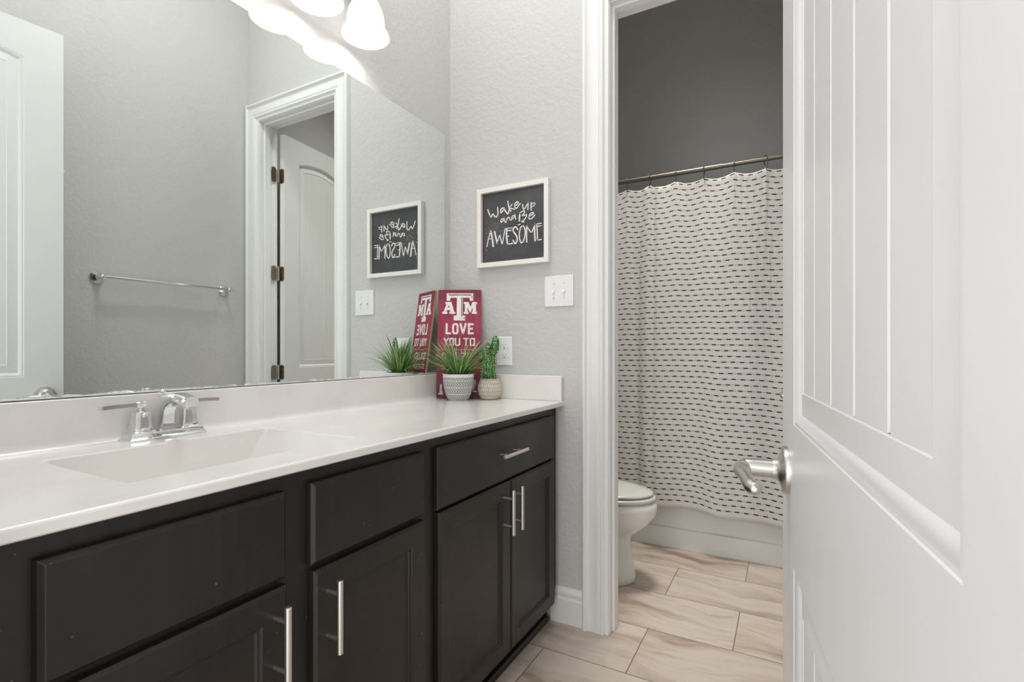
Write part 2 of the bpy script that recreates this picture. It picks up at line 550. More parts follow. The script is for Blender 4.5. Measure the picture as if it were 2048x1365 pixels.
struct('wall_front', bm, M_WALL, 'wall with the entry doorway beside the camera')

# door jamb and casings
bm = BM()
box(bm, OX0 - 0.018, YE - 0.002, 0, OX0, YB + 0.002, OZ + 0.018)
box(bm, OX1, YE - 0.002, 0, OX1 + 0.018, YB + 0.002, OZ + 0.018)
box(bm, OX0, YE - 0.002, OZ, OX1, YB + 0.002, OZ + 0.018)
# stops
box(bm, OX0, 1.935, 0, OX0 + 0.010, 1.972, OZ); box(bm, OX1 - 0.010, 1.935, 0, OX1, 1.972, OZ)
box(bm, OX0 + 0.010, 1.935, OZ - 0.010, OX1 - 0.010, 1.972, OZ)
struct('trim_1', bm, M_TRIM, 'white jamb lining the doorway to the toilet room', bevel=0.0015)

PROF = [(0, 0), (0, 0.010), (0.003, 0.012), (0.014, 0.0125), (0.018, 0.016), (0.021, 0.0215), (0.028, 0.022), (0.032, 0.018),
        (0.034, 0.0175), (0.037, 0.021), (0.044, 0.0215), (0.050, 0.019), (0.066, 0.0165), (0.080, 0.0165), (0.086, 0.019),
        (0.089, 0.024), (0.093, 0.027), (0.100, 0.027), (0.104, 0.024), (0.1065, 0.019), (0.1065, 0)]
def casing(name, x0, x1, zt, yw, sgn, label, zmax=None, wl=1.0, wr=1.0):
    """U-shaped casing; yw wall face, sgn -1 stands out towards -y."""
    bm = BM(); r = 0.004
    secs = []
    for (sx, xe, top, k) in ((-1, x0 - 0, 0, wl), (-1, x0, 1, wl), (1, x1, 1, wr), (1, x1, 0, wr)):
        s = []
        for d, h in PROF:
            x = xe + sx * (d * k)
            z = (zt + d) if top else 0.0
            s.append((x, yw + sgn * h, z))
        secs.append(s)
    loft(bm, secs)
    o = struct(name, bm, M_TRIM, label)
    return smooth_angle(o, 28)
casing('trim_2', OX0 - 0.003, OX1 + 0.003, OZ + 0.003, YE, -1, 'fluted white casing around the toilet room doorway')
casing('trim_3', OX0 - 0.003, OX1 + 0.003, OZ + 0.003, YB, 1, 'white casing on the far side of the toilet room doorway')
casing('trim_4', 0.65, 1.478, 2.456, YF1, 1, 'white casing of the entry doorway', wl=0.75, wr=0.26)
bm = BM()
box(bm, 0.63, YF0, 0, 0.65, YF1, 2.472); box(bm, 1.478, YF0, 0, 1.492, YF1, 2.472); box(bm, 0.65, YF0, 2.456, 1.478, YF1, 2.472)
struct('trim_5', bm, M_TRIM, 'white jamb of the entry doorway')

BP = [(0, 0), (0.014, 0), (0.015, 0.098), (0.0125, 0.102), (0.0115, 0.106), (0.0115, 0.112), (0.0135, 0.118), (0.013, 0.126), (0.009, 0.134), (0.006, 0.1415), (0, 0.1425)]
def baseboard(name, a, b, nrm, label):
    a = Vector((a[0], a[1], 0)); b = Vector((b[0], b[1], 0)); n = Vector((nrm[0], nrm[1], 0))
    bm = BM()
    loft(bm, [[p + n * d + Vector((0, 0, z)) for d, z in BP] for p in (a, b)])
    return smooth_angle(struct(name, bm, M_TRIM, label), 30)
bb = baseboard('baseboard_partition', (0.515, YE), (0.6525, YE), (0, -1), 'white baseboard between the vanity and the door casing')
bb['category'] = 'baseboard'
baseboard('baseboard_right', (XR, 0.30), (XR, YE), (-1, 0), 'white baseboard along the right wall')
baseboard('baseboard_toilet_left', (0.0, YB), (0.0, 2.905), (1, 0), 'white baseboard behind the toilet')
baseboard('baseboard_toilet_right', (XR, YB), (XR, 2.905), (-1, 0), 'white baseboard right of the toilet room')

# ------------------------------------------------------------------ doors (two-panel plank doors with an arched upper panel)
DPROF = [(0.0, 0.0), (0.0012, -0.0012), (0.0035, -0.0014), (0.0050, -0.0010), (0.0070, -0.0016), (0.0150, -0.0074), (0.0170, -0.0085), (0.0210, -0.0084), (0.0350, -0.0070), (0.0495, -0.0048), (0.0505, -0.0058), (0.0515, -0.0060)]
def door_leaf(name, w, h, stile, pitch, label, t=0.035):
    """local x from hinge to free edge, +y is the near face (y=0), thickness to -t, z up"""
    z0 = 0.012
    bm = BM()
    xc = w / 2
    up_b, up_s, rise = 1.0, h - 0.150, 0.036
    lo_b, lo_t = 0.235, 0.79
    def outline(d, arch, N=20):
        a, b = stile + d, w - stile - d
        if not arch:
            return [(a, lo_b + d), (b, lo_b + d)] + [(b - (b - a) * i / N, lo_t - d) for i in range(N + 1)]
        half = xc - stile
        R = (half * half + rise * rise) / (2 * rise); zc = up_s + rise - R
        pts = [(a, up_b + d), (b, up_b + d)]
        for i in range(N + 1):
            x = b - (b - a) * i / N
            pts.append((x, zc + math.sqrt((R - d) ** 2 - (x - xc) ** 2)))
        return pts
    def face(ysgn, y0):
        outer = [(0, z0), (w, z0), (w, h), (0, h)]
        loops = [outer, outline(0, True), outline(0, False)]
        polys = [[Vector((x, z, 0)) for x, z in L] for L in loops]
        flat = [p for L in loops for p in L]
        vs = [bm.verts.new((x, y0, z)) for x, z in flat]
        for tri in tessellate_polygon(polys):
            try: bm.faces.new([vs[i] for i in tri])
            except ValueError: pass
        off = 4
        for arch in (True, False):
            n = len(outline(0, arch))
            prev = vs[off:off + n]; off += n
            for d, dep in DPROF[1:]:
                cur = [bm.verts.new((x, y0 + ysgn * dep, z)) for x, z in outline(d, arch)]
                for i in range(n):
                    bm.faces.new((prev[i], prev[(i + 1) % n], cur[(i + 1) % n], cur[i]))
                prev = cur
            # plank field with V grooves (vertical strips between the bottom edge and the top curve)
            dd, dep = DPROF[-1]
            a, b = stile + dd, w - stile - dd
            xs = [(a, 0.0)]
            for k in (-1.5, -0.5, 0.5, 1.5):
                g = xc + k * pitch
                xs += [(g - 0.0035, 0), (g - 0.0012, -0.0016), (g + 0.0012, -0.0016), (g + 0.0035, 0)]
            xs.append((b, 0.0))
            half = xc - stile
            R = (half * half + rise * rise) / (2 * rise); zc = up_s + rise - R
            bz = (up_b if arch else lo_b) + dd
            fine = []
            for (p, q) in zip(xs, xs[1:]):
                m = 4 if abs(q[0] - p[0]) > 0.02 else 1
                for i in range(m): fine.append((p[0] + (q[0] - p[0]) * i / m, p[1] + (q[1] - p[1]) * i / m))
            fine.append(xs[-1])
            lowr, upr = [], []
            for x, g in fine:
                tz = zc + math.sqrt((R - dd) ** 2 - (x - xc) ** 2) if arch else lo_t - dd
                lowr.append(bm.verts.new((x, y0 + ysgn * (dep + g), bz)))
                upr.append(bm.verts.new((x, y0 + ysgn * (dep + g), tz)))
            for i in range(len(fine) - 1):
                bm.faces.new((lowr[i], lowr[i + 1], upr[i + 1], upr[i]))
        return vs[:4]
    A = face(1, 0.0); B = face(-1, -t)
    for i in range(4):
        bm.faces.new((A[i], A[(i + 1) % 4], B[(i + 1) % 4], B[i]))
    me = bpy.data.meshes.new(name)
    bmesh.ops.recalc_face_normals(bm, faces=bm.faces)
    bm.to_mesh(me); bm.free()
    me.materials.append(M_DOOR)
    o = bpy.data.objects.new(name, me); COL.objects.link(o)
    tag(o, label, 'door', None, 'structure')
    smooth_angle(o, 24)
    return o

def rose_and_lever(door, x, z, ysg=1, y0=0.0, towards=-1):
    M = axis_mat((x, y0, z), (0, ysg, 0))
    bm = BM(); lathe(bm, [(0.0375, 0.0), (0.0375, 0.0055), (0.036, 0.0075), (0.030, 0.0085), (0.021, 0.0115), (0.0165, 0.0165), (0.0155, 0.022)], 48, M)
    ro = smooth_angle(obj('rose', bm, M_NICKEL, door), 40)
    bm = BM()
    # stem, elbow and a flattened arm with a curled end
    L = [(0, 0.021, 0), (0, 0.052, 0), (0, 0.060, -0.001), (0.005, 0.0640, -0.002), (0.014, 0.0665, -0.004), (0.030, 0.0665, -0.003),
         (0.054, 0.0645, -0.002), (0.076, 0.061, -0.006), (0.091, 0.057, -0.009), (0.102, 0.052, -0.010), (0.107, 0.049, -0.010)]
    P = [Vector((x + towards * p[0], y0 + ysg * p[1], z + p[2])) for p in L]
    P = catmull(P, 5)
    R0 = [0.0145, 0.0145, 0.0145, 0.0140, 0.0130, 0.0110, 0.0095, 0.0100, 0.0112, 0.0095, 0.003]
    R = []
    for i in range(len(R0) - 1):
        for k in range(5): R.append(R0[i] + (R0[i + 1] - R0[i]) * k / 5)
    R.append(R0[-1])
    tube(bm, P, R, 20)
    lathe(bm, [(0.0152, 0.0), (0.0152, 0.003)], 32, axis_mat((x, y0 + ysg * 0.0195, z), (0, ysg, 0)))
    lv = smooth_angle(obj('lever', bm, M_NICKEL, door), 50)
    bm = BM(); lathe(bm, [(0.0075, 0.0), (0.0075, 0.002), (0.005, 0.004), (0.0, 0.0042)], 20, axis_mat((x, y0 + ysg * 0.0725, z - 0.002), (0, ysg, 0)), cap=False)
    obj('lock_button', bm, M_NICKEL, door, smooth=True)

DW = 0.792
d1 = door_leaf('door_1', DW, 2.46, 0.1234, 0.095, 'open white plank-panel door with a satin nickel lever, close on the right')
FX, FY = 1.3645, 0.9713
ANG = math.atan2(1.0, -0.119)
d1.location = (FX - DW * math.cos(ANG), FY - DW * math.sin(ANG), 0)
d1.rotation_euler = (0, 0, ANG)
rose_and_lever(d1, DW - 0.060, 0.920)
bm = BM(); box(bm, DW, -0.030, 0.86, DW + 0.0012, -0.005, 0.974)
obj('latch_plate', bm, M_NICKEL, d1)

d2 = door_leaf('door_2', 0.605, 2.44, 0.115, 0.0725, 'white arched plank-panel door standing open inside the toilet room, seen in the mirror')
D2X, D2Y = 1.3575, 2.046
d2.location = (D2X, D2Y, 0); d2.rotation_euler = (0, 0, math.radians(83.5))
for zc in (0.38, 0.975, 1.581, 2.183):
    bm = BM()
    # door-edge plate (world -y face of the leaf), local x<0
    def plate(x0, y0, x1, y1, flip):
        pass
    r = 0.014
    def rplate(fix, a0, a1, axis, th):
        pts = []
        for (cx, cz, s0) in ((a1 - r, zc + 0.045 - r, 0), (a0 + r, zc + 0.045 - r, 1), (a0 + r, zc - 0.045 + r, 2), (a1 - r, zc - 0.045 + r, 3)):
            for k in range(5):
                an = PI / 2 * (s0 + k / 4)
                pts.append((cx + r * math.cos(an), cz + r * math.sin(an)))
        if axis == 'edge':   # plate lies on the leaf's hinge edge: plane local x = fix
            s1 = [(fix, a, z) for a, z in pts]; s2 = [(fix - th, a, z) for a, z in pts]
        loft(bm, [s1, s2])
    rplate(-0.0002, -0.036, 0.000, 'edge', 0.0022)
    # jamb plate: world plane x = OX1, spanning y 1.975..2.012 -> local x = y-2.026 , local y = -(x-1.333)
    pts = []
    a0, a1 = 1.981 - D2Y, 2.0165 - D2Y
    for (cx, cz, s0) in ((a1 - r, zc + 0.045 - r, 0), (a0 + r, zc + 0.045 - r, 1), (a0 + r, zc - 0.045 + r, 2), (a1 - r, zc - 0.045 + r, 3)):
        for k in range(5):
            an = PI / 2 * (s0 + k / 4); pts.append((cx + r * math.cos(an), cz + r * math.sin(an)))
    ly = -(OX1 - D2X)
    loft(bm, [[(a, ly, z) for a, z in pts], [(a, ly + 0.0022, z) for a, z in pts]])
    for k in range(5):
        zz = zc - 0.045 + k * 0.018
        lathe(bm, [(0.0072, 0.0005), (0.0072, 0.0175)], 14, Matrix.Translation((-0.0165, ly + 0.0065, zz)))
    hg = obj('hinge', bm, M_HINGE, d2, bevel=0.0004, seg=1)
    hg['label'] = 'bronze butt hinge'
    for a in (-0.010, -0.027):
        for dz in (-0.03, 0.0, 0.03):
            bm = BM(); lathe(bm, [(0.0032, 0), (0.0032, 0.0006)], 10, axis_mat((-0.0022, a if dz else a - 0.004, zc + dz), (-1, 0, 0)))
            obj('screw', bm, M_DARK, hg)
rose_and_lever(d2, 0.605 - 0.060, 0.917)

# ------------------------------------------------------------------ mirror
bm = BM(); box(bm, 0.0005, 0.20, 1.008, 0.006, 1.857, 2.089)
mir = obj('wall_mirror', bm, [M_MIRROR, M_MIRROR_EDGE])
for p in mir.data.polygons:
    if p.normal.x < 0.9: p.material_index = 1
tag(mir, 'large frameless rectangular mirror on the wall above the vanity backsplash', 'mirror')

# ------------------------------------------------------------------ vanity light
vl = thing('vanity_light', 'three-light vanity fixture with white frosted bell shades above the mirror', 'wall lamp', (0, 1.07, 2.44))
bm = BM(); box(bm, 0.0, -0.30, -0.055, 0.018, 0.30, 0.055)
obj('back_plate', bm, M_NICKEL, vl, bevel=0.006)
for y in SHADES_Y:
    dy = y - 1.07
    bm = BM()
    tube(bm, catmull([(0.016, dy, 0.0), (0.05, dy, 0.028), (0.085, dy, 0.022), (0.102, dy, -0.03), (0.102, dy, -0.075)], 5), 0.0075, 12)
    obj('arm', bm, M_NICKEL, vl, smooth=True)
    bm = BM(); lathe(bm, [(0.004, 0.03), (0.02, 0.022), (0.036, 0.008), (0.040, -0.006), (0.040, -0.022), (0.034, -0.022), (0.034, -0.006), (0.018, 0.004)], 32, Matrix.Translation((0.102, dy, -0.09)))
    for k in range(3):
        an = PI / 2 + k * 2 * PI / 3
        d = Vector((math.cos(an), math.sin(an), 0))
        lathe(bm, [(0.0025, 0), (0.0025, 0.008), (0.006, 0.009), (0.006, 0.014), (0.0, 0.016)], 12, axis_mat(Vector((0.102, dy, -0.105)) + d * 0.038, d), cap=False)
    obj('shade_holder', bm, M_NICKEL, vl, smooth=True)
    zr = 2.187 - 2.44
    pr = [(0.0800, 0.0), (0.0795, 0.004), (0.0755, 0.012), (0.0690, 0.022), (0.0645, 0.032), (0.0635, 0.042), (0.0625, 0.060), (0.0575, 0.082),
          (0.0495, 0.102), (0.0400, 0.120), (0.0355, 0.134), (0.0350, 0.150)]
    inner = [(r - 0.0035, h) for r, h in pr[::-1]]
    bm = BM(); lathe(bm, pr + inner + [pr[0]], 64, Matrix.Translation((0.102, dy, zr)), cap=False)
    obj('lamp_shade', bm, M_FROST, vl, smooth=True)
    bm = BM(); ellipsoid(bm, (0.102, dy, zr + 0.062), (0.024, 0.024, 0.026), 20)
    lathe(bm, [(0.020, 0.075), (0.014, 0.10), (0.013, 0.145)], 20, Matrix.Translation((0.102, dy, zr)))
    b_ = obj('bulb', bm, M_BULB, vl, smooth=True)
    pass

# ------------------------------------------------------------------ vanity cabinet
XF = 0.533
cab = thing('vanity_cabinet', 'dark espresso vanity cabinet with slab drawer fronts and recessed-panel doors', 'cabinet', (0, 0.234, 0))
cy = 0.234
bm = BM()
xb = XF - 0.019
box(bm, 0.003, 0.0, 0.085, xb, 1.672, 0.103)            # floor
box(bm, 0.003, 0.0, 0.103, xb, 0.016, 0.880)            # ends
box(bm, 0.003, 1.656, 0.103, xb, 1.672, 0.880)
box(bm, 0.003, 0.016, 0.103, 0.009, 1.656, 0.880)       # back
for ya in (0.44, 0.83):
    if ya > 0.8: box(bm, 0.009, ya, 0.103, xb, ya + 0.016, 0.880)
box(bm, xb, 0.0, 0.085, XF, 1.672, 0.881)               # face
obj('carcass', bm, M_WOOD, cab, bevel=0.001, seg=1)
bm = BM(); box(bm, 0.02, 0.002, 0.0, 0.492, 1.672, 0.085)
obj('toe_kick', bm, M_KICK, cab)
bm = BM()
qr = [(0.0, 0.0), (0.020, 0.0), (0.020, 0.004), (0.0175, 0.012), (0.012, 0.018), (0.005, 0.0205), (0, 0.0205)]
loft(bm, [[(0.492 + a, 0.002, z) for a, z in qr], [(0.492 + a, 1.655, z) for a, z in qr]])
obj('shoe_moulding', bm, M_KICK, cab)
bm = BM(); box(bm, 0.003, -0.05, 0.085, XF - 0.003, -0.002, 0.881)
obj('filler_strip', bm, M_WOOD, cab, bevel=0.001, seg=1)

def pull(parent, y, z, L=0.147, vertical=True):
    """bar pull in cabinet coordinates, standing 36 mm off the front"""
    bm = BM(); x = 0.5885
    a = (x, y, z - L / 2) if vertical else (x, y - L / 2, z)
    d = (0, 0, 1) if vertical else (0, 1, 0)
    lathe(bm, [(0.0052, 0.0), (0.0062, 0.001), (0.0062, L - 0.001), (0.0052, L)], 20, axis_mat(a, d))
    h = smooth_angle(obj('handle', bm, M_PULL, parent), 40)
    h['label'] = 'brushed steel bar pull'
    for s in (-0.045, 0.045):
        bm = BM()
        p = (0.551, y, z + s) if vertical else (0.551, y + s, z)
        lathe(bm, [(0.0042, 0.0), (0.0042, 0.037)], 14, axis_mat(p, (1, 0, 0)))
        po = smooth_angle(obj('handle_post', bm, M_POST, h), 40)
        po['label'] = 'grey steel post'
    return h

def slab(name, y0, y1, z0, z1, parent):
    """front with a chamfered edge"""
    y0 -= cy; y1 -= cy
    bm = BM(); c = 0.0075
    A = [(XF + 0.0005, y0, z0), (XF + 0.0005, y1, z0), (XF + 0.0005, y1, z1), (XF + 0.0005, y0, z1)]
    B = [(XF + 0.013, p[1], p[2]) for p in A]
    Cc = [(XF + 0.0195, y0 + c, z0 + c), (XF + 0.0195, y1 - c, z0 + c), (XF + 0.0195, y1 - c, z1 - c), (XF + 0.0195, y0 + c, z1 - c)]
    loft(bm, [A, B, Cc])
    return obj(name, bm, M_WOOD, parent, bevel=0.0012)

def panel_door(y0, y1, z0, z1, parent):
    y0 -= cy; y1 -= cy
    bm = BM(); c = 0.006; f = 0.054
    def R(x, d): return [(x, y0 + d, z0 + d), (x, y1 - d, z0 + d), (x, y1 - d, z1 - d), (x, y0 + d, z1 - d)]
    loft(bm, [R(XF + 0.0005, 0), R(XF + 0.013, 0), R(XF + 0.0195, c), R(XF + 0.0195, f - 0.001), R(XF + 0.0185, f), R(XF + 0.015, f + 0.002),
              R(XF + 0.0145, f + 0.006), R(XF + 0.0105, f + 0.009)])
    return obj('door', bm, M_WOOD, parent, bevel=0.0008)

o = slab('drawer_front', 0.267, 0.624, 0.684, 0.846, cab)
o = slab('drawer_front', 0.681, 1.033, 0.684, 0.848, cab)
o = slab('drawer_front', 1.090, 1.855, 0.678, 0.849, cab)
pull(o, 1.464 - cy, 0.771, 0.160, False)
ZD0, ZD1 = 0.092, 0.671
dA = panel_door(0.267, 0.626, ZD0, ZD1, cab); pull(dA, 0.598 - cy, 0.577)
dB = panel_door(0.687, 1.036, ZD0, ZD1, cab); pull(dB, 0.717 - cy, 0.577)
dC = panel_door(1.094, 1.488, ZD0, ZD1, cab); pull(dC, 1.441 - cy, 0.580)
dD = panel_door(1.492, 1.855, ZD0, ZD1, cab); pull(dD, 1.499 - cy + 0.004, 0.580)

# ------------------------------------------------------------------ countertop with moulded basin
ZT = 0.902
top = thing('vanity_countertop', 'cream cultured marble countertop with a moulded rectangular basin', 'countertop', (0, 0.19, 0.882))
bm = BM()
tx0, tx1, ty0, ty1 = 0.0015, 0.570, 0.20, 1.9085
def L3(p): return (p[0], p[1] - 0.19, p[2] - 0.882)
def rect(x0, y0, x1, y1, z, n=1):
    return [L3(p) for p in ((x0, y0, z), (x1, y0, z), (x1, y1, z), (x0, y1, z))]
secs = [rect(tx0, ty0, tx1 - 0.012, ty1, 0.8815), rect(tx0, ty0, tx1 - 0.003, ty1, 0.8815), rect(tx0, ty0, tx1, ty1, 0.885),
        rect(tx0, ty0, tx1, ty1, 0.8965), rect(tx0, ty0, tx1 - 0.0008, ty1, 0.8992), rect(tx0, ty0, tx1 - 0.0028, ty1, 0.9012), rect(tx0, ty0, tx1 - 0.0055, ty1, ZT)]
rings = loft(bm, secs, cap=False)
bx0, bx1, by0, by1 = 0.138, 0.470, 0.400, 0.880
def rr(x0, y0, x1, y1, z, r, n=5):
    pts = []
    for (cx, cyy, s) in ((x1 - r, y1 - r, 0), (x0 + r, y1 - r, 1), (x0 + r, y0 + r, 2), (x1 - r, y0 + r, 3)):
        for k in range(n + 1):
            an = PI / 2 * (s + k / n)
            pts.append(L3((cx + r * math.cos(an), cyy + r * math.sin(an), z)))
    return pts
hole = rr(bx0, by0, bx1, by1, ZT, 0.012)
hv = [bm.verts.new(p) for p in hole]
outer = rings[-1]
polys = [[v.co.copy() for v in outer], [v.co.copy() for v in hv]]
allv = outer + hv
for tri in tessellate_polygon(polys):
    try: bm.faces.new([allv[i] for i in tri])
    except ValueError: pass
prev = hv
steps = [(0.0035, 0.0012, 0.0012, 0.0035), ]
def bas(tt, z, r):   # tt 0..1 from lip to floor
    X0 = bx0 + 0.002 + 0.009 * tt; X1 = bx1 - 0.003 - 0.04 * tt
    Y0 = by0 + 0.004 + 0.070 * tt; Y1 = by1 - 0.004 - 0.070 * tt
    return rr(X0, Y0, X1, Y1, z, r)
for tt, z, r in ((0.0, ZT - 0.0015, 0.012), (0.03, ZT - 0.005, 0.013), (0.06, ZT - 0.009, 0.013), (0.80, 0.812, 0.02), (0.88, 0.802, 0.026), (0.95, 0.794, 0.03), (1.12, 0.789, 0.035), (1.6, 0.786, 0.04)):
    cur = [bm.verts.new(p) for p in bas(tt, z, r)]
    n = len(cur)
    for i in range(n): bm.faces.new((prev[i], prev[(i + 1) % n], cur[(i + 1) % n], cur[i]))
    prev = cur
bm.faces.new(prev)
cb_ = obj('countertop_slab', bm, M_MARBLE, top); smooth_angle(cb_, 50)
wn = cb_.modifiers.new('weighted', 'WEIGHTED_NORMAL'); wn.keep_sharp = True; wn.weight = 80
ZS = 1.0055
bm = BM()
# backsplash on the mirror wall with a coved foot and rounded top edge
bs = [(0.001, ZT), (0.030, ZT), (0.0235, ZT + 0.0035), (0.0205, ZT + 0.011), (0.0200, ZT + 0.02), (0.0200, ZS - 0.003), (0.0185, ZS - 0.0006), (0.0165, ZS), (0.001, ZS)]
loft(bm, [[L3((x, 0.20, z)) for x, z in bs], [L3((x, ty1, z)) for x, z in bs]])
bs_ = smooth_angle(obj('backsplash', bm, M_MARBLE, top), 60)
wn = bs_.modifiers.new('weighted', 'WEIGHTED_NORMAL'); wn.keep_sharp = True; wn.weight = 80
bm = BM()
box(bm, *L3((0.0165, 1.8885, ZT)), *L3((0.566, 1.9085, ZS)))
smooth_angle(obj('side_splash', bm, M_MARBLE, top, bevel=0.003, seg=3), 60)
bm = BM()
lathe(bm, [(0.031, 0.0), (0.031, 0.002), (0.026, 0.0035), (0.018, 0.001)], 32, Matrix.Translation(L3((0.285, 0.64, 0.7862))))
lathe(bm, [(0.016, 0.0), (0.017, 0.006), (0.004, 0.009)], 24, Matrix.Translation(L3((0.285, 0.64, 0.7875))))
obj('drain', bm, M_CHROME, top, smooth=True)

# ------------------------------------------------------------------ faucet
fc = thing('faucet', 'polished chrome two-handle faucet standing behind the basin', 'faucet', (0.052, 0.664, ZT))
def srect(cx, cyy, hx, hy, z, r=0.002):
    pts = []
    for (sx, sy, s) in ((1, 1, 0), (-1, 1, 1), (-1, -1, 2), (1, -1, 3)):
        for k in range(3):
            an = PI / 2 * (s + k / 2)
            pts.append((cx + sx * (hx - r) + r * math.cos(an), cyy + sy * (hy - r) + r * math.sin(an), z))
    return pts
bm = BM()
loft(bm, [srect(0, 0, 0.0290, 0.0850, 0.0), srect(0, 0, 0.0290, 0.0850, 0.0035), srect(0, 0, 0.0275, 0.0835, 0.0055), srect(0, 0, 0.0255, 0.081, 0.0075),
          srect(0, 0, 0.0245, 0.080, 0.012), srect(0, 0, 0.0238, 0.079, 0.0155), srect(0, 0, 0.0225, 0.0775, 0.0175)])
smooth_angle(obj('base_plate', bm, M_CHROME, fc), 30)
for s in (-1, 1):
    yy = s * 0.0515
    bm = BM()
    loft(bm, [srect(0, yy, 0.0222, 0.0228, 0.0175), srect(0, yy, 0.0222, 0.0228, 0.0195), srect(0, yy, 0.0195, 0.0200, 0.0225), srect(0, yy, 0.0172, 0.0178, 0.030),
              srect(0, yy, 0.0158, 0.0162, 0.042), srect(0, yy, 0.0150, 0.0152, 0.062), srect(0, yy, 0.0138, 0.0140, 0.0645), srect(0, yy, 0.006, 0.006, 0.0655)])
    hb = smooth_angle(obj('handle_body', bm, M_CHROME, fc), 30)
    bm = BM()
    lathe(bm, [(0.0125, 0.0645), (0.0120, 0.0670), (0.0085, 0.0690), (0.0060, 0.0720), (0.0080, 0.0750), (0.0085, 0.0765)], 24, Matrix.Translation((0, yy, 0)))
    # square hub and flat blade pointing outwards
    loft(bm, [srect(0, yy, 0.0078, 0.0095, 0.0762), srect(0, yy, 0.0085, 0.0100, 0.0785), srect(0, yy, 0.0085, 0.0100, 0.0865), srect(0, yy, 0.0070, 0.0085, 0.0885)])
    secs = []
    for t, hw, th, z in ((0.006, 0.0060, 0.0050, 0.0825), (0.020, 0.0058, 0.0050, 0.0830), (0.050, 0.0064, 0.0052, 0.0825), (0.074, 0.0072, 0.0054, 0.0815), (0.079, 0.0068, 0.0046, 0.0810)):
        y_ = yy + s * t
        secs.append([(hw, y_, z + th * 0.6), (-hw, y_, z + th * 0.6), (-hw, y_, z - th), (hw, y_, z - th)])
    loft(bm, secs)
    lv = smooth_angle(obj('lever', bm, M_CHROME, hb), 30)
bm = BM()
# spout: flared block rising and arching over the basin
path = [  # x, z, half-width y, half-height (across the path), tilt angle of section normal from vertical
    (0.000, 0.0175, 0.0190, 0.0215, 90), (0.000, 0.0200, 0.0190, 0.0215, 90), (0.000, 0.0235, 0.0168, 0.0195, 90), (0.000, 0.034, 0.0156, 0.0190, 90), (0.001, 0.052, 0.0148, 0.0195, 88),
    (0.004, 0.068, 0.0146, 0.0195, 76), (0.014, 0.082, 0.0145, 0.0175, 55), (0.032, 0.0920, 0.0143, 0.0135, 26), (0.055, 0.0960, 0.0142, 0.0115, 6),
    (0.080, 0.0950, 0.0142, 0.0105, -6), (0.100, 0.0915, 0.0142, 0.0105, -14), (0.112, 0.0880, 0.0145, 0.0105, -18), (0.116, 0.0868, 0.0140, 0.0098, -18)]
secs = []
for x, z, hy, hh, an in path:
    a = math.radians(an); d = Vector((math.cos(a), 0, math.sin(a))); nrm = Vector((-math.sin(a), 0, math.cos(a)))
    c = Vector((x, 0, z)); r = 0.3
    sec = []
    for (u, v) in ((1, .72), (.8, 1), (-.8, 1), (-1, .72), (-1, -.72), (-.8, -1), (.8, -1), (1, -.72)):
        sec.append(c + nrm * (v * hh) + Vector((0, u * hy, 0)))
    secs.append(sec)
loft(bm, secs)
sp_ = smooth_angle(obj('spout', bm, M_CHROME, fc, sub=0), 40)
bm = BM()
tube(bm, [(-0.010, 0, 0.078), (-0.010, 0, 0.104)], 0.0024, 12)
lathe(bm, [(0.0, 0.108), (0.005, 0.108), (0.0088, 0.111), (0.0095, 0.1145), (0.007, 0.117), (0, 0.1175)], 24, Matrix.Translation((-0.010, 0, -0.003)), cap=False)
lathe(bm, [(0.0065, 0.088), (0.0055, 0.093), (0.003, 0.095)], 20, Matrix.Translation((-0.010, 0, -0.003)))
obj('lift_rod', bm, M_CHROME2, fc, smooth=True)

# ------------------------------------------------------------------ flat lettering helpers (real thin raised print)
def ribbon(bm, pts, w, M, h=0.0006, round_=True):
    """thick polyline in the local xz plane, mapped by M; w full width"""
    P = [Vector((p[0], p[1])) for p in pts]
    n = len(P); L, R = [], []
    for i in range(n):
        if i == 0: t = P[1] - P[0]
        elif i == n - 1: t = P[-1] - P[-2]
        else: t = (P[i] - P[i - 1]).normalized() + (P[i + 1] - P[i]).normalized()
        if t.length < 1e-9: t = P[min(i + 1, n - 1)] - P[i - 1]
        t.normalize(); nn = Vector((-t.y, t.x)) * (w / 2)
        k = 1.0
        if 0 < i < n - 1:
            c = t.dot((P[i + 1] - P[i]).normalized()); k = min(1.6, 1 / max(c, 0.4))
        L.append(P[i] + nn * k); R.append(P[i] - nn * k)
    def cap(p, d):
        out = []
        for j in range(1, 5):
            an = -PI / 2 + PI * j / 5
            out.append(p + d * math.cos(an) * w / 2 + Vector((-d.y, d.x)) * math.sin(an) * w / 2)
        return out
    def quad(poly):
        a = [bm.verts.new(M @ Vector((q.x, 0, q.y))) for q in poly]
        b = [bm.verts.new(M @ Vector((q.x, -h, q.y))) for q in poly]
        bm.faces.new(b)
        m = len(a)
        for i in range(m): bm.faces.new((a[i], a[(i + 1) % m], b[(i + 1) % m], b[i]))
    for i in range(n - 1):
        quad([R[i], R[i + 1], L[i + 1], L[i]])
    if round_:
        d0 = (P[0] - P[1]).normalized(); d1_ = (P[-1] - P[-2]).normalized()
        quad([L[0]] + cap(P[0], d0) + [R[0]]); quad([R[-1]] + cap(P[-1], d1_) + [L[-1]])

def poly(bm, pts, M, h=0.0006):
    a = [bm.verts.new(M @ Vector((p[0], 0, p[1]))) for p in pts]
    b = [bm.verts.new(M @ Vector((p[0], -h, p[1]))) for p in pts]
    for tri in tessellate_polygon([[Vector((p[0], p[1], 0)) for p in pts]]):
        bm.faces.new([b[i] for i in tri])
    m = len(a)
    for i in range(m): bm.faces.new((a[i], a[(i + 1) % m], b[(i + 1) % m], b[i]))

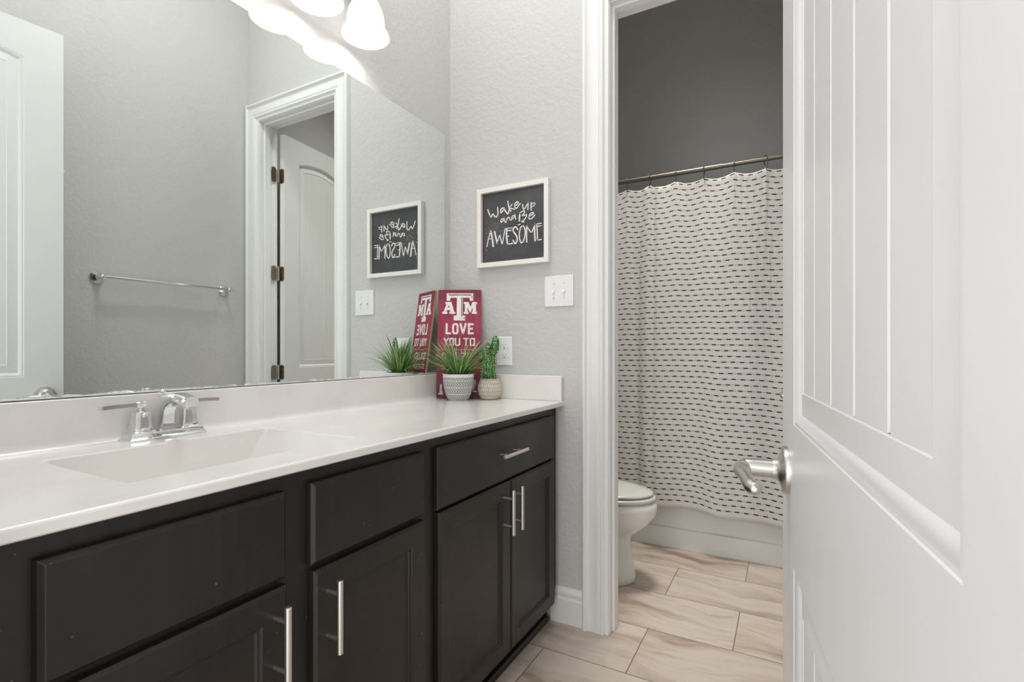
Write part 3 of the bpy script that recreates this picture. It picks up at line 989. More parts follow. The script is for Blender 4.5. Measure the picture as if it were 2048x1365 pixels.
# ------------------------------------------------------------------ framed sign on the end wall
sg = thing('framed_sign', 'white-framed black sign lettered Wake up and Be AWESOME above the switches', 'framed sign', (0.337, YE, 1.474))
fx0, fx1, fz0, fz1 = 0.1625, 0.5095, 1.4740, 1.8210
FW, FY0 = 0.0205, 1.884
bm = BM()
def fr(y, d): return [(fx0 + d - 0.337, y - YE, fz0 + d - 1.474), (fx1 - d - 0.337, y - YE, fz0 + d - 1.474), (fx1 - d - 0.337, y - YE, fz1 - d - 1.474), (fx0 + d - 0.337, y - YE, fz1 - d - 1.474)]
rings = loft(bm, [fr(YE - 0.001, 0), fr(FY0, 0), fr(FY0, FW), fr(YE - 0.001, FW)], cap=False)
for i in range(4): bm.faces.new((rings[3][i], rings[3][(i + 1) % 4], rings[0][(i + 1) % 4], rings[0][i]))
obj('frame', bm, M_FRAME, sg, bevel=0.001)
bm = BM()
box(bm, fx0 + FW - 0.337, 1.900 - YE, fz0 + FW - 1.474, fx1 - FW - 0.337, 1.905 - YE, fz1 - FW - 1.474)
ch = obj('sign_panel', bm, M_CHALK, sg)
STROKES = [([(0.21, 1.731), (0.216, 1.715), (0.224, 1.699), (0.228, 1.697), (0.232, 1.704), (0.237, 1.708), (0.243, 1.7), (0.251, 1.693), (0.259, 1.698), (0.262, 1.711), (0.26, 1.734)], 0.005), ([(0.29, 1.728), (0.281, 1.726), (0.276, 1.718), (0.277, 1.709), (0.286, 1.714), (0.293, 1.725)], 0.0055), ([(0.293, 1.727), (0.299, 1.713), (0.31, 1.7), (0.315, 1.703), (0.317, 1.713)], 0.0055), ([(0.311, 1.754), (0.314, 1.737), (0.318, 1.721), (0.327, 1.709)], 0.005), ([(0.332, 1.737), (0.323, 1.729), (0.32, 1.724), (0.332, 1.719), (0.345, 1.715)], 0.0043), ([(0.344, 1.727), (0.354, 1.732), (0.363, 1.74), (0.358, 1.745), (0.349, 1.741), (0.344, 1.731), (0.348, 1.72), (0.357, 1.719), (0.364, 1.728), (0.372, 1.735)], 0.0045), ([(0.384, 1.73), (0.384, 1.717), (0.388, 1.709), (0.396, 1.715), (0.405, 1.727), (0.41, 1.736)], 0.0043), ([(0.41, 1.736), (0.409, 1.722), (0.408, 1.705)], 0.005), ([(0.424, 1.732), (0.423, 1.716), (0.424, 1.701)], 0.005), ([(0.425, 1.724), (0.435, 1.729), (0.442, 1.726), (0.438, 1.718), (0.426, 1.714)], 0.0033), ([(0.292, 1.682), (0.282, 1.68), (0.276, 1.673), (0.279, 1.667), (0.287, 1.672), (0.294, 1.681)], 0.0045), ([(0.294, 1.68), (0.296, 1.67), (0.301, 1.663), (0.305, 1.67), (0.307, 1.682)], 0.0045), ([(0.306, 1.672), (0.313, 1.682), (0.317, 1.684), (0.32, 1.677), (0.325, 1.67), (0.33, 1.673)], 0.004), ([(0.342, 1.689), (0.334, 1.687), (0.33, 1.679), (0.334, 1.675), (0.342, 1.682), (0.347, 1.698), (0.348, 1.709)], 0.004), ([(0.348, 1.709), (0.347, 1.689), (0.35, 1.671)], 0.0043), ([(0.37, 1.695), (0.368, 1.68), (0.368, 1.662)], 0.0065), ([(0.369, 1.693), (0.379, 1.7), (0.391, 1.701), (0.392, 1.694), (0.381, 1.684), (0.376, 1.682), (0.391, 1.683), (0.402, 1.684), (0.399, 1.673), (0.389, 1.662), (0.379, 1.657), (0.389, 1.655)], 0.0043), ([(0.413, 1.676), (0.425, 1.679), (0.435, 1.685), (0.43, 1.69), (0.42, 1.686), (0.413, 1.676), (0.414, 1.665), (0.425, 1.665), (0.435, 1.672), (0.441, 1.678)], 0.0043), ([(0.224, 1.635), (0.216, 1.609), (0.205, 1.569)], 0.0043), ([(0.224, 1.635), (0.232, 1.605), (0.238, 1.566)], 0.008), ([(0.21, 1.599), (0.237, 1.603)], 0.0035), ([(0.245, 1.629), (0.251, 1.605), (0.258, 1.577)], 0.0075), ([(0.258, 1.577), (0.264, 1.597), (0.271, 1.612)], 0.0045), ([(0.272, 1.609), (0.278, 1.588), (0.283, 1.567)], 0.005), ([(0.283, 1.567), (0.291, 1.605), (0.298, 1.637)], 0.0045), ([(0.306, 1.636), (0.305, 1.603), (0.31, 1.568)], 0.007), ([(0.306, 1.638), (0.332, 1.636)], 0.0035), ([(0.312, 1.627), (0.328, 1.626)], 0.0045), ([(0.31, 1.603), (0.317, 1.602)], 0.0035), ([(0.31, 1.568), (0.333, 1.569)], 0.005), ([(0.359, 1.626), (0.352, 1.637), (0.342, 1.637), (0.337, 1.627), (0.342, 1.615), (0.353, 1.601), (0.357, 1.587), (0.353, 1.571), (0.344, 1.569), (0.338, 1.582)], 0.006), ([(0.384, 1.64), (0.374, 1.633), (0.368, 1.61), (0.369, 1.585), (0.376, 1.568), (0.386, 1.573), (0.394, 1.594), (0.395, 1.617), (0.39, 1.634), (0.384, 1.64)], 0.005), ([(0.403, 1.636), (0.402, 1.604), (0.403, 1.568)], 0.0055), ([(0.403, 1.635), (0.413, 1.62), (0.425, 1.604)], 0.0045), ([(0.425, 1.604), (0.435, 1.624), (0.44, 1.64)], 0.0045), ([(0.44, 1.64), (0.44, 1.604), (0.442, 1.569)], 0.006), ([(0.45, 1.639), (0.452, 1.605), (0.453, 1.57)], 0.005), ([(0.45, 1.639), (0.471, 1.639)], 0.004), ([(0.455, 1.629), (0.471, 1.629)], 0.0035), ([(0.453, 1.57), (0.471, 1.572)], 0.0045), ([(0.36, 1.646), (0.372, 1.647)], 0.0035)]
bm = BM()
MS = Matrix.Translation((-0.337, 1.8998 - YE, -1.474))
for pts, w in STROKES:
    q = catmull([(a, 0, b) for a, b in pts], 5) if len(pts) > 2 else [Vector((a, 0, b)) for a, b in pts]
    ribbon(bm, [(p.x, p.z) for p in q], w, MS, 0.0005)
lt = obj('lettering', bm, M_PRINT, sg); plabel(lt, 'white brush lettering Wake up and Be AWESOME')
random.seed(4)
bm = BM()
for k in range(150):
    zone = random.random()
    if zone < 0.5: x, z = random.gauss(0.232, 0.02), random.gauss(1.650, 0.016)
    elif zone < 0.68: x, z = random.gauss(0.215, 0.018), random.gauss(1.562, 0.018)
    elif zone < 0.85: x, z = random.gauss(0.272, 0.03), random.gauss(1.63, 0.02)
    else: x, z = random.gauss(0.445, 0.014), random.gauss(1.665, 0.03)
    if not (0.187 < x < 0.482 and 1.505 < z < 1.79): continue
    r = random.choice((0.0004, 0.0005, 0.0007, 0.0010))
    poly(bm, [(x + r * math.cos(a * PI / 3), z + r * math.sin(a * PI / 3)) for a in range(6)], MS, 0.0003)
obj('paint_speckles', bm, M_PRINT, sg)['kind'] = 'stuff'

# ------------------------------------------------------------------ switch plate and outlet
sw = thing('light_switch', 'white double toggle switch plate beside the doorway casing', 'light switch', (0.5475, YE, 1.3535))
bm = BM(); box(bm, -0.0635, -0.0055, -0.0635, 0.0635, -0.0003, 0.0635)
obj('wall_plate', bm, M_PLASTIC, sw, bevel=0.0035, seg=3)
for s in (-1, 1):
    bm = BM()
    box(bm, s * 0.023 - 0.0055, -0.0066, -0.013, s * 0.023 + 0.0055, -0.0054, 0.013)
    obj('toggle_slot', bm, M_PLASTIC, sw, bevel=0.0004, seg=1)
    bm = BM()
    cx = s * 0.023
    loft(bm, [[(cx - 0.0045, -0.006, 0.004), (cx + 0.0045, -0.006, 0.004), (cx + 0.0045, -0.006, -0.007), (cx - 0.0045, -0.006, -0.007)],
              [(cx - 0.0036, -0.018, -0.006), (cx + 0.0036, -0.018, -0.006), (cx + 0.0036, -0.0165, -0.0125), (cx - 0.0036, -0.0165, -0.0125)]])
    obj('toggle', bm, M_PLASTIC, sw, bevel=0.0008)
    for dz in (-0.030, 0.030):
        bm = BM()
        lathe(bm, [(0.0032, 0), (0.0026, 0.0009)], 12, axis_mat((cx, -0.0054, dz), (0, -1, 0)))
        obj('screw', bm, M_SCREW, sw)

ot = thing('power_outlet', 'white duplex outlet with plate on the wall behind the cactus', 'outlet', (0.291, YE, 1.107))
bm = BM(); box(bm, -0.0385, -0.0055, -0.0625, 0.0385, -0.0003, 0.0625)
obj('wall_plate', bm, M_PLASTIC, ot, bevel=0.003, seg=3)
for dz in (-0.0205, 0.0205):
    bm = BM()
    pts = []
    for k in range(24):
        an = 2 * PI * k / 24
        pts.append((0.0172 * math.cos(an), max(-0.0135, min(0.0135, 0.0172 * math.sin(an)))))
    loft(bm, [[(a, -0.0054, dz + b) for a, b in pts], [(a, -0.0072, dz + b) for a, b in pts]])
    so = obj('socket', bm, M_PLASTIC, ot, bevel=0.0004, seg=1)
    bm = BM()
    box(bm, -0.0072, -0.0075, dz + 0.000, -0.0056, -0.0071, dz + 0.008)
    box(bm, 0.0056, -0.0075, dz + 0.001, 0.0072, -0.0071, dz + 0.008)
    lathe(bm, [(0.0026, 0), (0.0026, 0.0004)], 14, axis_mat((0, -0.0071, dz - 0.0065), (0, -1, 0)))
    obj('socket_slots', bm, M_DARK, so)

# ------------------------------------------------------------------ towel bar on the right wall
tb = thing('towel_bar', 'chrome towel bar on the right wall, seen in the mirror', 'towel bar', (XR, 1.45, 1.455))
for s in (-1, 1):
    bm = BM()
    lathe(bm, [(0.029, 0.0), (0.030, 0.004), (0.027, 0.008), (0.023, 0.010), (0.022, 0.014), (0.014, 0.020), (0.009, 0.030), (0.0085, 0.050), (0.011, 0.056), (0.012, 0.062), (0.010, 0.070), (0.004, 0.073)],
          32, axis_mat((0, s * 0.305, 0), (-1, 0, 0)))
    obj('post', bm, M_CHROME2, tb, smooth=True)
bm = BM(); tube(bm, [(-0.062, -0.318, 0), (-0.062, 0.318, 0)], 0.0078, 20)
smooth_angle(obj('bar', bm, M_CHROME2, tb), 40)

# ------------------------------------------------------------------ maroon board leaning in the corner
bd = thing('maroon_sign', 'maroon wooden sign lettered ATM LOVE YOU TO, leaning behind the potted grass', 'sign')
BW, BH, BT = 0.190, 0.479, 0.0085
rt = Vector((0.8771, 0.4803, 0)); back = Vector((-0.4803, 0.8771, 0))
lean = math.atan(0.1376)
upv = (Vector((0, 0, 1)) * math.cos(lean) + back * math.sin(lean))
nrm = rt.cross(upv)    # points towards the room
bd.matrix_world = Matrix.Translation((0.0450, 1.7445, ZT + 0.0012)) @ Matrix((
    (rt.x, -nrm.x, upv.x, 0), (rt.y, -nrm.y, upv.y, 0), (rt.z, -nrm.z, upv.z, 0), (0, 0, 0, 1)))
bm = BM()
r = 0.007
cs = []
for (cx, cz, s) in ((BW - r, BH - r, 0), (r, BH - r, 1), (r, r, 2), (BW - r, r, 3)):
    for k in range(5):
        an = PI / 2 * (s + k / 4); cs.append((cx + r * math.cos(an), cz + r * math.sin(an)))
loft(bm, [[(a, 0, b) for a, b in cs], [(a, BT, b) for a, b in cs]])
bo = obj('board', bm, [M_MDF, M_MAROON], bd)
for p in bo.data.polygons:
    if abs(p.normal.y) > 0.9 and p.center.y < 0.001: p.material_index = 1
def U(x, y):   # print layout units (452 x 1132) to metres
    return ((x - 92) / 452 * BW, (1237 - y) / 1132 * BH)
MI = Matrix.Translation((0, -0.0001, 0))
bm = BM()
def PP(*pts): poly(bm, [U(*p) for p in pts], MI, 0.0004)
def RB(w, *pts): ribbon(bm, [U(*p) for p in pts], w * BW / 452, MI, 0.0004, False)
# the interlocked letters
PP((180, 143), (460, 143), (460, 222), (425, 222), (418, 190), (350, 190), (350, 380), (378, 380), (378, 432), (258, 432), (258, 380), (288, 380), (288, 190), (222, 190), (215, 222), (180, 222))
# A
PP((168, 235), (232, 235), (262, 340), (274, 340), (274, 362), (213, 362), (213, 340), (222, 340), (218, 322), (186, 322), (182, 340), (192, 340), (192, 362), (137, 362), (137, 340), (150, 340), (180, 258), (168, 258))
# M
PP((362, 235), (412, 235), (432, 290), (452, 235), (500, 235), (500, 258), (490, 258), (490, 340), (500, 340), (500, 362), (445, 362), (445, 340), (454, 340), (454, 292), (434, 345), (424, 345), (402, 292), (402, 340), (412, 340), (412, 362), (362, 362), (362, 340), (373, 340), (373, 258), (362, 258))
# LOVE
T = 21
RB(T, (186, 460), (186, 567), (232, 567))
RB(T, (262, 470), (254, 485), (254, 553), (264, 567), (290, 567), (300, 553), (300, 485), (290, 470), (262, 470))
RB(T, (328, 460), (357, 572)); RB(T, (386, 460), (357, 572))
RB(T, (468, 471), (418, 471), (418, 567), (468, 567)); RB(T, (418, 518), (460, 518))
# YOU TO
T = 15
RB(T, (160, 615), (182, 655)); RB(T, (206, 615), (182, 655)); RB(T, (182, 652), (182, 698))
def OO(x0, x1, y0, y1, w):
    c = 8
    RB(w, (x0 + c, y0 + w / 2), (x0 + w / 2, y0 + 14), (x0 + w / 2, y1 - 14), (x0 + c + 2, y1 - w / 2), (x1 - c - 2, y1 - w / 2), (x1 - w / 2, y1 - 14), (x1 - w / 2, y0 + 14), (x1 - c, y0 + w / 2), (x0 + c, y0 + w / 2))
OO(214, 264, 615, 698, T)
RB(T, (281, 615), (281, 684), (292, 691), (312, 691), (322, 684), (322, 615))
RB(T, (362, 622), (418, 622)); RB(T, (390, 622), (390, 698))
OO(428, 484, 615, 698, T)
RB(3, (140, 737), (500, 737))
# COLLEGE
T = 12
def Cc(x0, x1, y0, y1, w, g=False):
    pts = [(x1 - w / 2, y0 + 22), (x1 - w / 2, y0 + 12), (x1 - 12, y0 + w / 2), (x0 + 12, y0 + w / 2), (x0 + w / 2, y0 + 12), (x0 + w / 2, y1 - 12), (x0 + 12, y1 - w / 2), (x1 - 12, y1 - w / 2), (x1 - w / 2, y1 - 12), (x1 - w / 2, y1 - 26)]
    if g: pts += [(x1 - w / 2, (y0 + y1) / 2 + 4), ((x0 + x1) / 2, (y0 + y1) / 2 + 4)]
    RB(w, *pts)
Cc(142, 184, 768, 845, T); OO(192, 236, 768, 845, T)
RB(T, (250, 768), (250, 839), (280, 839)); RB(T, (294, 768), (294, 839), (324, 839))
def EE(x0, x1, y0, y1, w):
    RB(w, (x1, y0 + w / 2), (x0 + w / 2, y0 + w / 2), (x0 + w / 2, y1 - w / 2), (x1, y1 - w / 2)); RB(w, (x0 + w / 2, (y0 + y1) / 2), (x1 - 6, (y0 + y1) / 2))
EE(334, 368, 768, 845, T); Cc(376, 418, 768, 845, T, True); EE(430, 466, 768, 845, T)
# STATION
T = 10; y0, y1 = 888, 942
RB(T, (182, y0 + 14), (178, y0 + 5), (152, y0 + 5), (147, y0 + 12), (149, y0 + 22), (178, y0 + 32), (182, y1 - 12), (176, y1 - 5), (150, y1 - 5), (146, y1 - 14))
RB(T, (190, y0 + 5), (228, y0 + 5)); RB(T, (209, y0 + 5), (209, y1))
RB(T, (232, y1), (252, y0)); RB(T, (272, y1), (252, y0)); RB(8, (240, y1 - 16), (264, y1 - 16))
RB(T, (276, y0 + 5), (314, y0 + 5)); RB(T, (295, y0 + 5), (295, y1))
RB(T, (328, y0), (328, y1))
OO(342, 386, y0, y1, T)
RB(T, (400, y1), (400, y0)); RB(T, (400, y0), (436, y1)); RB(T, (436, y1), (436, y0))
RB(3, (140, 985), (500, 985))
wp = obj('lettering', bm, M_PRINT, bd); plabel(wp, 'white ATM letters and words LOVE YOU TO')
for shp in (((128, 1093), (150, 1093), (150, 1150), (165, 1200), (112, 1200), (112, 1186), (124, 1180)),
            ((448, 1047), (497, 1047), (497, 1078), (490, 1110), (480, 1150), (448, 1150)),
            ((466, 1158), (506, 1158), (506, 1174), (466, 1174))):
    bm = BM(); PP(*shp)
    plabel(obj('printed_shape', bm, M_SILVER, bd), 'pale grey printed shape near the foot of the board')
bm = BM()
MI = Matrix.Translation((0, -0.0006, 0))
def PP(*pts): poly(bm, [U(*p) for p in pts], MI, 0.0002)
PP((195, 155), (443, 155), (437, 165), (205, 165)); PP((335, 185), (343, 185), (343, 395), (335, 385))
PP((443, 165), (450, 165), (450, 208), (443, 195)); PP((368, 394), (372, 394), (372, 424), (360, 408))
PP((213, 292), (195, 292), (204, 268))
obj('letter_shading', bm, M_MAROON_DARK, bd)['kind'] = 'stuff'

# ------------------------------------------------------------------ potted plants
def pot(name, label_root, cat, loc, prof_o, prof_i, m, soil_z, soil_r, mats=None):
    t = thing(name, label_root, cat, loc)
    bm = BM(); lathe(bm, prof_o + prof_i, 56, cap=False)
    o = obj('pot', bm, m, t); smooth_angle(o, 50)
    bm = BM(); lathe(bm, [(soil_r, soil_z - 0.002), (soil_r, soil_z), (0.001, soil_z + 0.003)], 32)
    obj('soil', bm, M_SOIL, t, smooth=True)
    return t
G = pot('potted_grass', 'faux grass plant in a grey and white herringbone pot before the maroon sign', 'potted plant', (0.1655, 1.7375, ZT),
        [(0.0, 0.0), (0.036, 0.0), (0.042, 0.003), (0.047, 0.012), (0.0545, 0.030), (0.0595, 0.050), (0.0630, 0.072), (0.0645, 0.095), (0.0645, 0.1075), (0.0630, 0.1095)],
        [(0.0600, 0.1095), (0.0585, 0.106), (0.057, 0.090)], M_HERR, 0.094, 0.0575)
plabel([c for c in G.children if c.name.startswith('pot')][0], 'white pot with grey herringbone bands')
random.seed(11)
vs, fs, tones = [], [], []
for k in range(270):
    an = random.uniform(0, 2 * PI)
    if random.random() < 0.45: an = 0.501 + random.choice((0, PI)) + random.gauss(0, 0.45)
    el = random.choice((random.uniform(0.05, 0.5), random.uniform(0.5, 1.3), random.uniform(0.9, 1.7)))   # tilt away from vertical at the root
    Ln = random.uniform(0.12, 0.225) * (1.0 if el > 0.45 else 0.78)
    if random.random() < 0.12: Ln = random.uniform(0.04, 0.07)
    bend = random.uniform(0.2, 0.95) * (0.5 + el)
    r0 = random.uniform(0.0, 0.026)
    p = Vector((r0 * math.cos(an), r0 * math.sin(an), 0.092))
    w0 = random.uniform(0.0034, 0.0062)
    tone = random.choice((0.15, 0.35, 0.5, 0.65, 0.85, 0.95)); tan = random.random() < 0.25
    N = 9; th = el * 0.6
    side = Vector((-math.sin(an), math.cos(an), 0)); tw = random.uniform(-0.5, 0.5)
    base = len(vs)
    for i in range(N + 1):
        t = i / N
        d = Vector((math.cos(an) * math.sin(th), math.sin(an) * math.sin(th), math.cos(th)))
        w = w0 * (0.75 + 0.6 * t) * (1 - t ** 3) + 0.0002
        sd = (side * math.cos(tw * t) + d.cross(side) * math.sin(tw * t)) * w / 2
        up_ = d.cross(sd).normalized() * w * 0.16
        q = [p - sd, p + up_, p + sd]
        # keep the blades clear of the backboard and the mirror
        for c in q:
            wx = c + Vector((0.1655, 1.7375, ZT))
            rel = wx - Vector((0.0465, 1.745, ZT))
            dep = rel.dot(-nrm)
            if dep > -0.004 and -0.01 < rel.dot(rt) < BW + 0.01: wx += nrm * (dep + 0.004)
            if wx.x < 0.024: wx.x = 0.024 + (0.024 - wx.x) * 0.05
            if wx.y > 1.885: wx.y = 1.885
            vs.append(wx - Vector((0.1655, 1.7375, ZT)))
            tones.append((tone * (0.55 + 0.45 * t) + 0.1 * t, t if tan else t * 0.15, 0))
        p = p + d * (Ln / N)
        th = min(th + bend * (0.3 + 1.4 * t) / N, 2.35)
    for i in range(N):
        a = base + 3 * i
        fs += [(a, a + 1, a + 4, a + 3), (a + 1, a + 2, a + 5, a + 4)]
gr = obj('foliage', ([tuple(v) for v in vs], fs), M_GRASS, G, smooth=True)
ca = gr.data.color_attributes.new('tone', 'FLOAT_COLOR', 'POINT')
for i, t in enumerate(tones): ca.data[i].color = (min(t[0], 1), t[1], 0, 1)
plabel(gr, 'long arching green grass blades')

K = pot('potted_cactus', 'small faux cactus in a round beige carved pot beside the herringbone pot', 'potted plant', (0.262, 1.829, ZT),
        [(0.0, 0.0), (0.028, 0.0), (0.034, 0.003), (0.043, 0.014), (0.0495, 0.030), (0.0515, 0.045), (0.0490, 0.062), (0.0435, 0.076), (0.0400, 0.0835), (0.0405, 0.087), (0.0390, 0.0885)],
        [(0.0360, 0.0885), (0.0355, 0.085), (0.0360, 0.070)], M_CARVED, 0.080, 0.0355)
plabel([c for c in K.children if c.name.startswith('pot')][0], 'round beige pot with carved notches')
# cactus parts; its own frame is turned so that local x runs across the camera view
bm = BM()
cx = Vector((0.8771, 0.4803, 0)); cyv = Vector((-0.4803, 0.8771, 0))
MC = Matrix(((cx.x, cyv.x, 0, 0), (cx.y, cyv.y, 0, 0), (0, 0, 1, 0), (0, 0, 0, 1)))
def fluted(bm, base, top, r0, r1, n=6, seg=48, depth=0.22):
    secs = []
    for i in range(13):
        t = i / 12
        c = Vector(base).lerp(Vector(top), t)
        r = (r0 + (r1 - r0) * math.sin(min(1, t * 1.3) * PI / 2)) * (1.0 if t < 0.86 else math.sqrt(max(0.02, 1 - ((t - 0.86) / 0.14) ** 2)))
        secs.append([MC @ (c + Vector((r * (1 - depth * (0.5 - 0.5 * math.cos(n * 2 * PI * k / seg))) * math.cos(2 * PI * k / seg),
                                       r * (1 - depth * (0.5 - 0.5 * math.cos(n * 2 * PI * k / seg))) * math.sin(2 * PI * k / seg), 0))) for k in range(seg)])
    loft(bm, secs)
fluted(bm, (-0.020, 0, 0.078), (-0.024, 0, 0.172), 0.0105, 0.0120, 6)
fluted(bm, (0.001, -0.002, 0.078), (-0.002, -0.004, 0.186), 0.0105, 0.011, 6)
fluted(bm, (0.016, 0.002, 0.078), (0.010, 0.002, 0.205), 0.0125, 0.0125, 6)
smooth_angle(obj('stem', bm, M_CACTUS, K), 60)
bm = BM()
ellipsoid(bm, (0.010, 0.0, 0.229), (0.0180, 0.012, 0.042), 24, MC @ Matrix.Rotation(0.06, 4, 'Y'))
obj('pad', bm, M_CACTUS, K, smooth=True)
bm = BM()
ellipsoid(bm, (-0.027, 0.002, 0.190), (0.0165, 0.011, 0.032), 24, MC @ Matrix.Rotation(-0.05, 4, 'Y'))
obj('pad', bm, M_CACTUS, K, smooth=True)
bm = BM()
ellipsoid(bm, (-0.006, -0.004, 0.214), (0.0125, 0.009, 0.028), 20, MC)
obj('pad', bm, M_CACTUS, K, smooth=True)
bm = BM()
for (bx, bt, tx_, tt) in ((-0.020, 0.08, -0.024, 0.165), (0.001, 0.08, -0.002, 0.18), (0.016, 0.08, 0.010, 0.195)):
    for s in (-0.0065, 0.0065):
        tube(bm, [MC @ Vector((bx + s, -0.0125, bt)), MC @ Vector((tx_ + s, -0.0125, (bt + tt) / 2)), MC @ Vector((tx_ + s * 0.7, -0.0115, tt - 0.01))], 0.0010, 6)
obj('ribs', bm, M_RIB, K, smooth=True)

# ------------------------------------------------------------------ toilet
TX, TY = 0.02, 2.40
to = thing('toilet', 'white ceramic toilet with closed lid beyond the doorway', 'toilet', (0, TY, 0))
def egg(cx0, x1, hw, z, n=40, p=2.2, back=None):
    """plan outline: nose at x1, back at cx0"""
    pts = []
    xm = cx0 + (x1 - cx0) * 0.45
    for k in range(n):
        an = 2 * PI * k / n
        c, s_ = math.cos(an), math.sin(an)
        ex = (x1 - xm) if c > 0 else (xm - cx0)
        q = 2.0 if c > 0 else p
        pts.append((xm + ex * math.copysign(abs(c) ** (2 / q), c), hw * math.copysign(abs(s_) ** (2 / q), s_), z))
    return pts
bm = BM()
loft(bm, [egg(0.20, 0.726, 0.146, 0.0, p=3), egg(0.20, 0.733, 0.151, 0.006, p=3), egg(0.20, 0.731, 0.149, 0.03, p=3), egg(0.21, 0.721, 0.137, 0.09, p=3), egg(0.21, 0.712, 0.126, 0.16, p=3),
          egg(0.21, 0.708, 0.121, 0.205), egg(0.21, 0.716, 0.126, 0.226), egg(0.20, 0.750, 0.141, 0.248), egg(0.20, 0.792, 0.162, 0.285), egg(0.20, 0.824, 0.178, 0.328),
          egg(0.20, 0.833, 0.183, 0.358), egg(0.20, 0.830, 0.181, 0.382), egg(0.20, 0.820, 0.176, 0.393)])
smooth_angle(obj('bowl', bm, M_CERAMIC, to), 60)
def slabegg(z0, z1, x1, hw, name, m, dome=0.0, r=0.006):
    bm = BM()
    s = [egg(0.235, x1 - r, hw - r, z0, p=3), egg(0.23, x1, hw, z0 + r * 0.6, p=3), egg(0.23, x1, hw, z1 - r, p=3), egg(0.235, x1 - r, hw - r, z1, p=3)]
    if dome:
        s += [egg(0.26, x1 - 0.06, hw - 0.05, z1 + dome * 0.7, p=3), egg(0.34, x1 - 0.18, hw - 0.12, z1 + dome, p=3)]
    loft(bm, s)
    return smooth_angle(obj(name, bm, m, to), 60)
slabegg(0.397, 0.418, 0.826, 0.180, 'seat', M_SEAT)
slabegg(0.4225, 0.437, 0.815, 0.173, 'lid', M_SEAT, 0.010)
for y in (-0.09, 0.09):
    for z0_, z1_ in ((0.392, 0.399), (0.417, 0.4235)):
        bm = BM(); box(bm, 0.66, y - 0.008, z0_, 0.69, y + 0.008, z1_)
        obj('seat_bumper', bm, M_SEAT, to)
bm = BM()
loft(bm, [srect(0.112, 0, 0.086, 0.205, 0.394, 0.02), srect(0.112, 0, 0.092, 0.215, 0.42, 0.025), srect(0.112, 0, 0.098, 0.225, 0.73, 0.025)])
smooth_angle(obj('tank', bm, M_CERAMIC, to), 40)
bm = BM()
loft(bm, [srect(0.114, 0, 0.103, 0.232, 0.732, 0.02), srect(0.114, 0, 0.107, 0.236, 0.74, 0.02), srect(0.114, 0, 0.107, 0.236, 0.758, 0.02), srect(0.114, 0, 0.098, 0.228, 0.77, 0.02)])
smooth_angle(obj('tank_lid', bm, M_CERAMIC, to), 30)
bm = BM(); lathe(bm, [(0.012, 0), (0.012, 0.012)], 16, axis_mat((0.209, -0.15, 0.67), (1, 0, 0))); box(bm, 0.214, -0.155, 0.663, 0.222, -0.07, 0.675)
obj('flush_lever', bm, M_CHROME2, to, bevel=0.002)
# ------------------------------------------------------------------ bathtub
tu = thing('bathtub', 'white alcove bathtub behind the dashed shower curtain', 'bathtub', (0, 2.915, 0))
bm = BM()
# apron with a recessed upper field and a stepped foot
ap = [(0.0, 0.0), (0.0, 0.108), (0.010, 0.116), (0.010, 0.13), (0.010, 0.385), (0.0, 0.395), (0.0, 0.425), (0.006, 0.435), (0.10, 0.435), (0.12, 0.43), (0.15, 0.30), (0.19, 0.12), (0.24, 0.08),
      (0.56, 0.08), (0.62, 0.12), (0.66, 0.30), (0.68, 0.43), (0.70, 0.435), (0.783, 0.435), (0.783, 0.0)]
loft(bm, [[(0.003, y, z) for y, z in ap], [(XR - 0.003, y, z) for y, z in ap]])
smooth_angle(obj('tub_shell', bm, M_TUB, tu), 25)
for xa, xb in ((0.003, 0.09), (XR - 0.09, XR - 0.003)):
    bm = BM(); box(bm, xa, 0.10, 0.08, xb, 0.70, 0.434)
    obj('tub_end', bm, M_TUB, tu, bevel=0.01)

# ------------------------------------------------------------------ curtain rod, rings, curtain
ZR, YR = 2.096, 2.905
rod = thing('curtain_rod', 'bronze tension rod spanning the tub alcove', 'curtain rod', (0, YR, ZR))
bm = BM(); tube(bm, [(0.012, 0, 0), (1.06, 0, 0)], 0.0125, 24); smooth_angle(obj('rod_tube', bm, M_ROD, rod), 40)
bm = BM(); tube(bm, [(1.05, 0, 0), (XR - 0.012, 0, 0)], 0.0108, 24); tube(bm, [(1.055, 0, 0), (1.063, 0, 0)], 0.0132, 24)
smooth_angle(obj('rod_tube', bm, M_ROD, rod), 40)
for x, s in ((0.001, 1), (XR - 0.001, -1)):
    bm = BM(); lathe(bm, [(0.028, 0), (0.028, 0.006), (0.016, 0.014), (0.014, 0.022)], 28, axis_mat((x, 0, 0), (s, 0, 0)))
    obj('end_flange', bm, M_ROD, rod, smooth=True)

RX = [0.055, 0.175, 0.300, 0.425, 0.549, 0.681, 0.823, 0.972, 1.122, 1.272, 1.400, 1.480]
LBL = 'bronze shower hook on the curtain rod'
def hook_mesh():
    bm = BM()
    pts = []
    for k in range(17):
        an = math.radians(-60 + 290 * k / 16)
        pts.append(Vector((0, -0.0165 * math.cos(an) * 1.0, 0.0 + 0.0165 * math.sin(an))))
    pts = [Vector((0, 0.010, -0.052)), Vector((0.001, -0.002, -0.058)), Vector((0, -0.013, -0.048)), Vector((0, -0.017, -0.025))] + \
          [Vector((0, -0.0172 * math.cos(math.radians(a)), 0.0172 * math.sin(math.radians(a)))) for a in range(0, 200, 20)] + [Vector((0, 0.013, -0.018)), Vector((0, 0.004, -0.034))]
    tube(bm, pts, 0.0024, 8, up=Vector((1, 0, 0)))
    return bm
h0 = obj('shower_hook', hook_mesh(), M_ROD, None, smooth=True)
h0.location = (RX[4], YR, ZR)
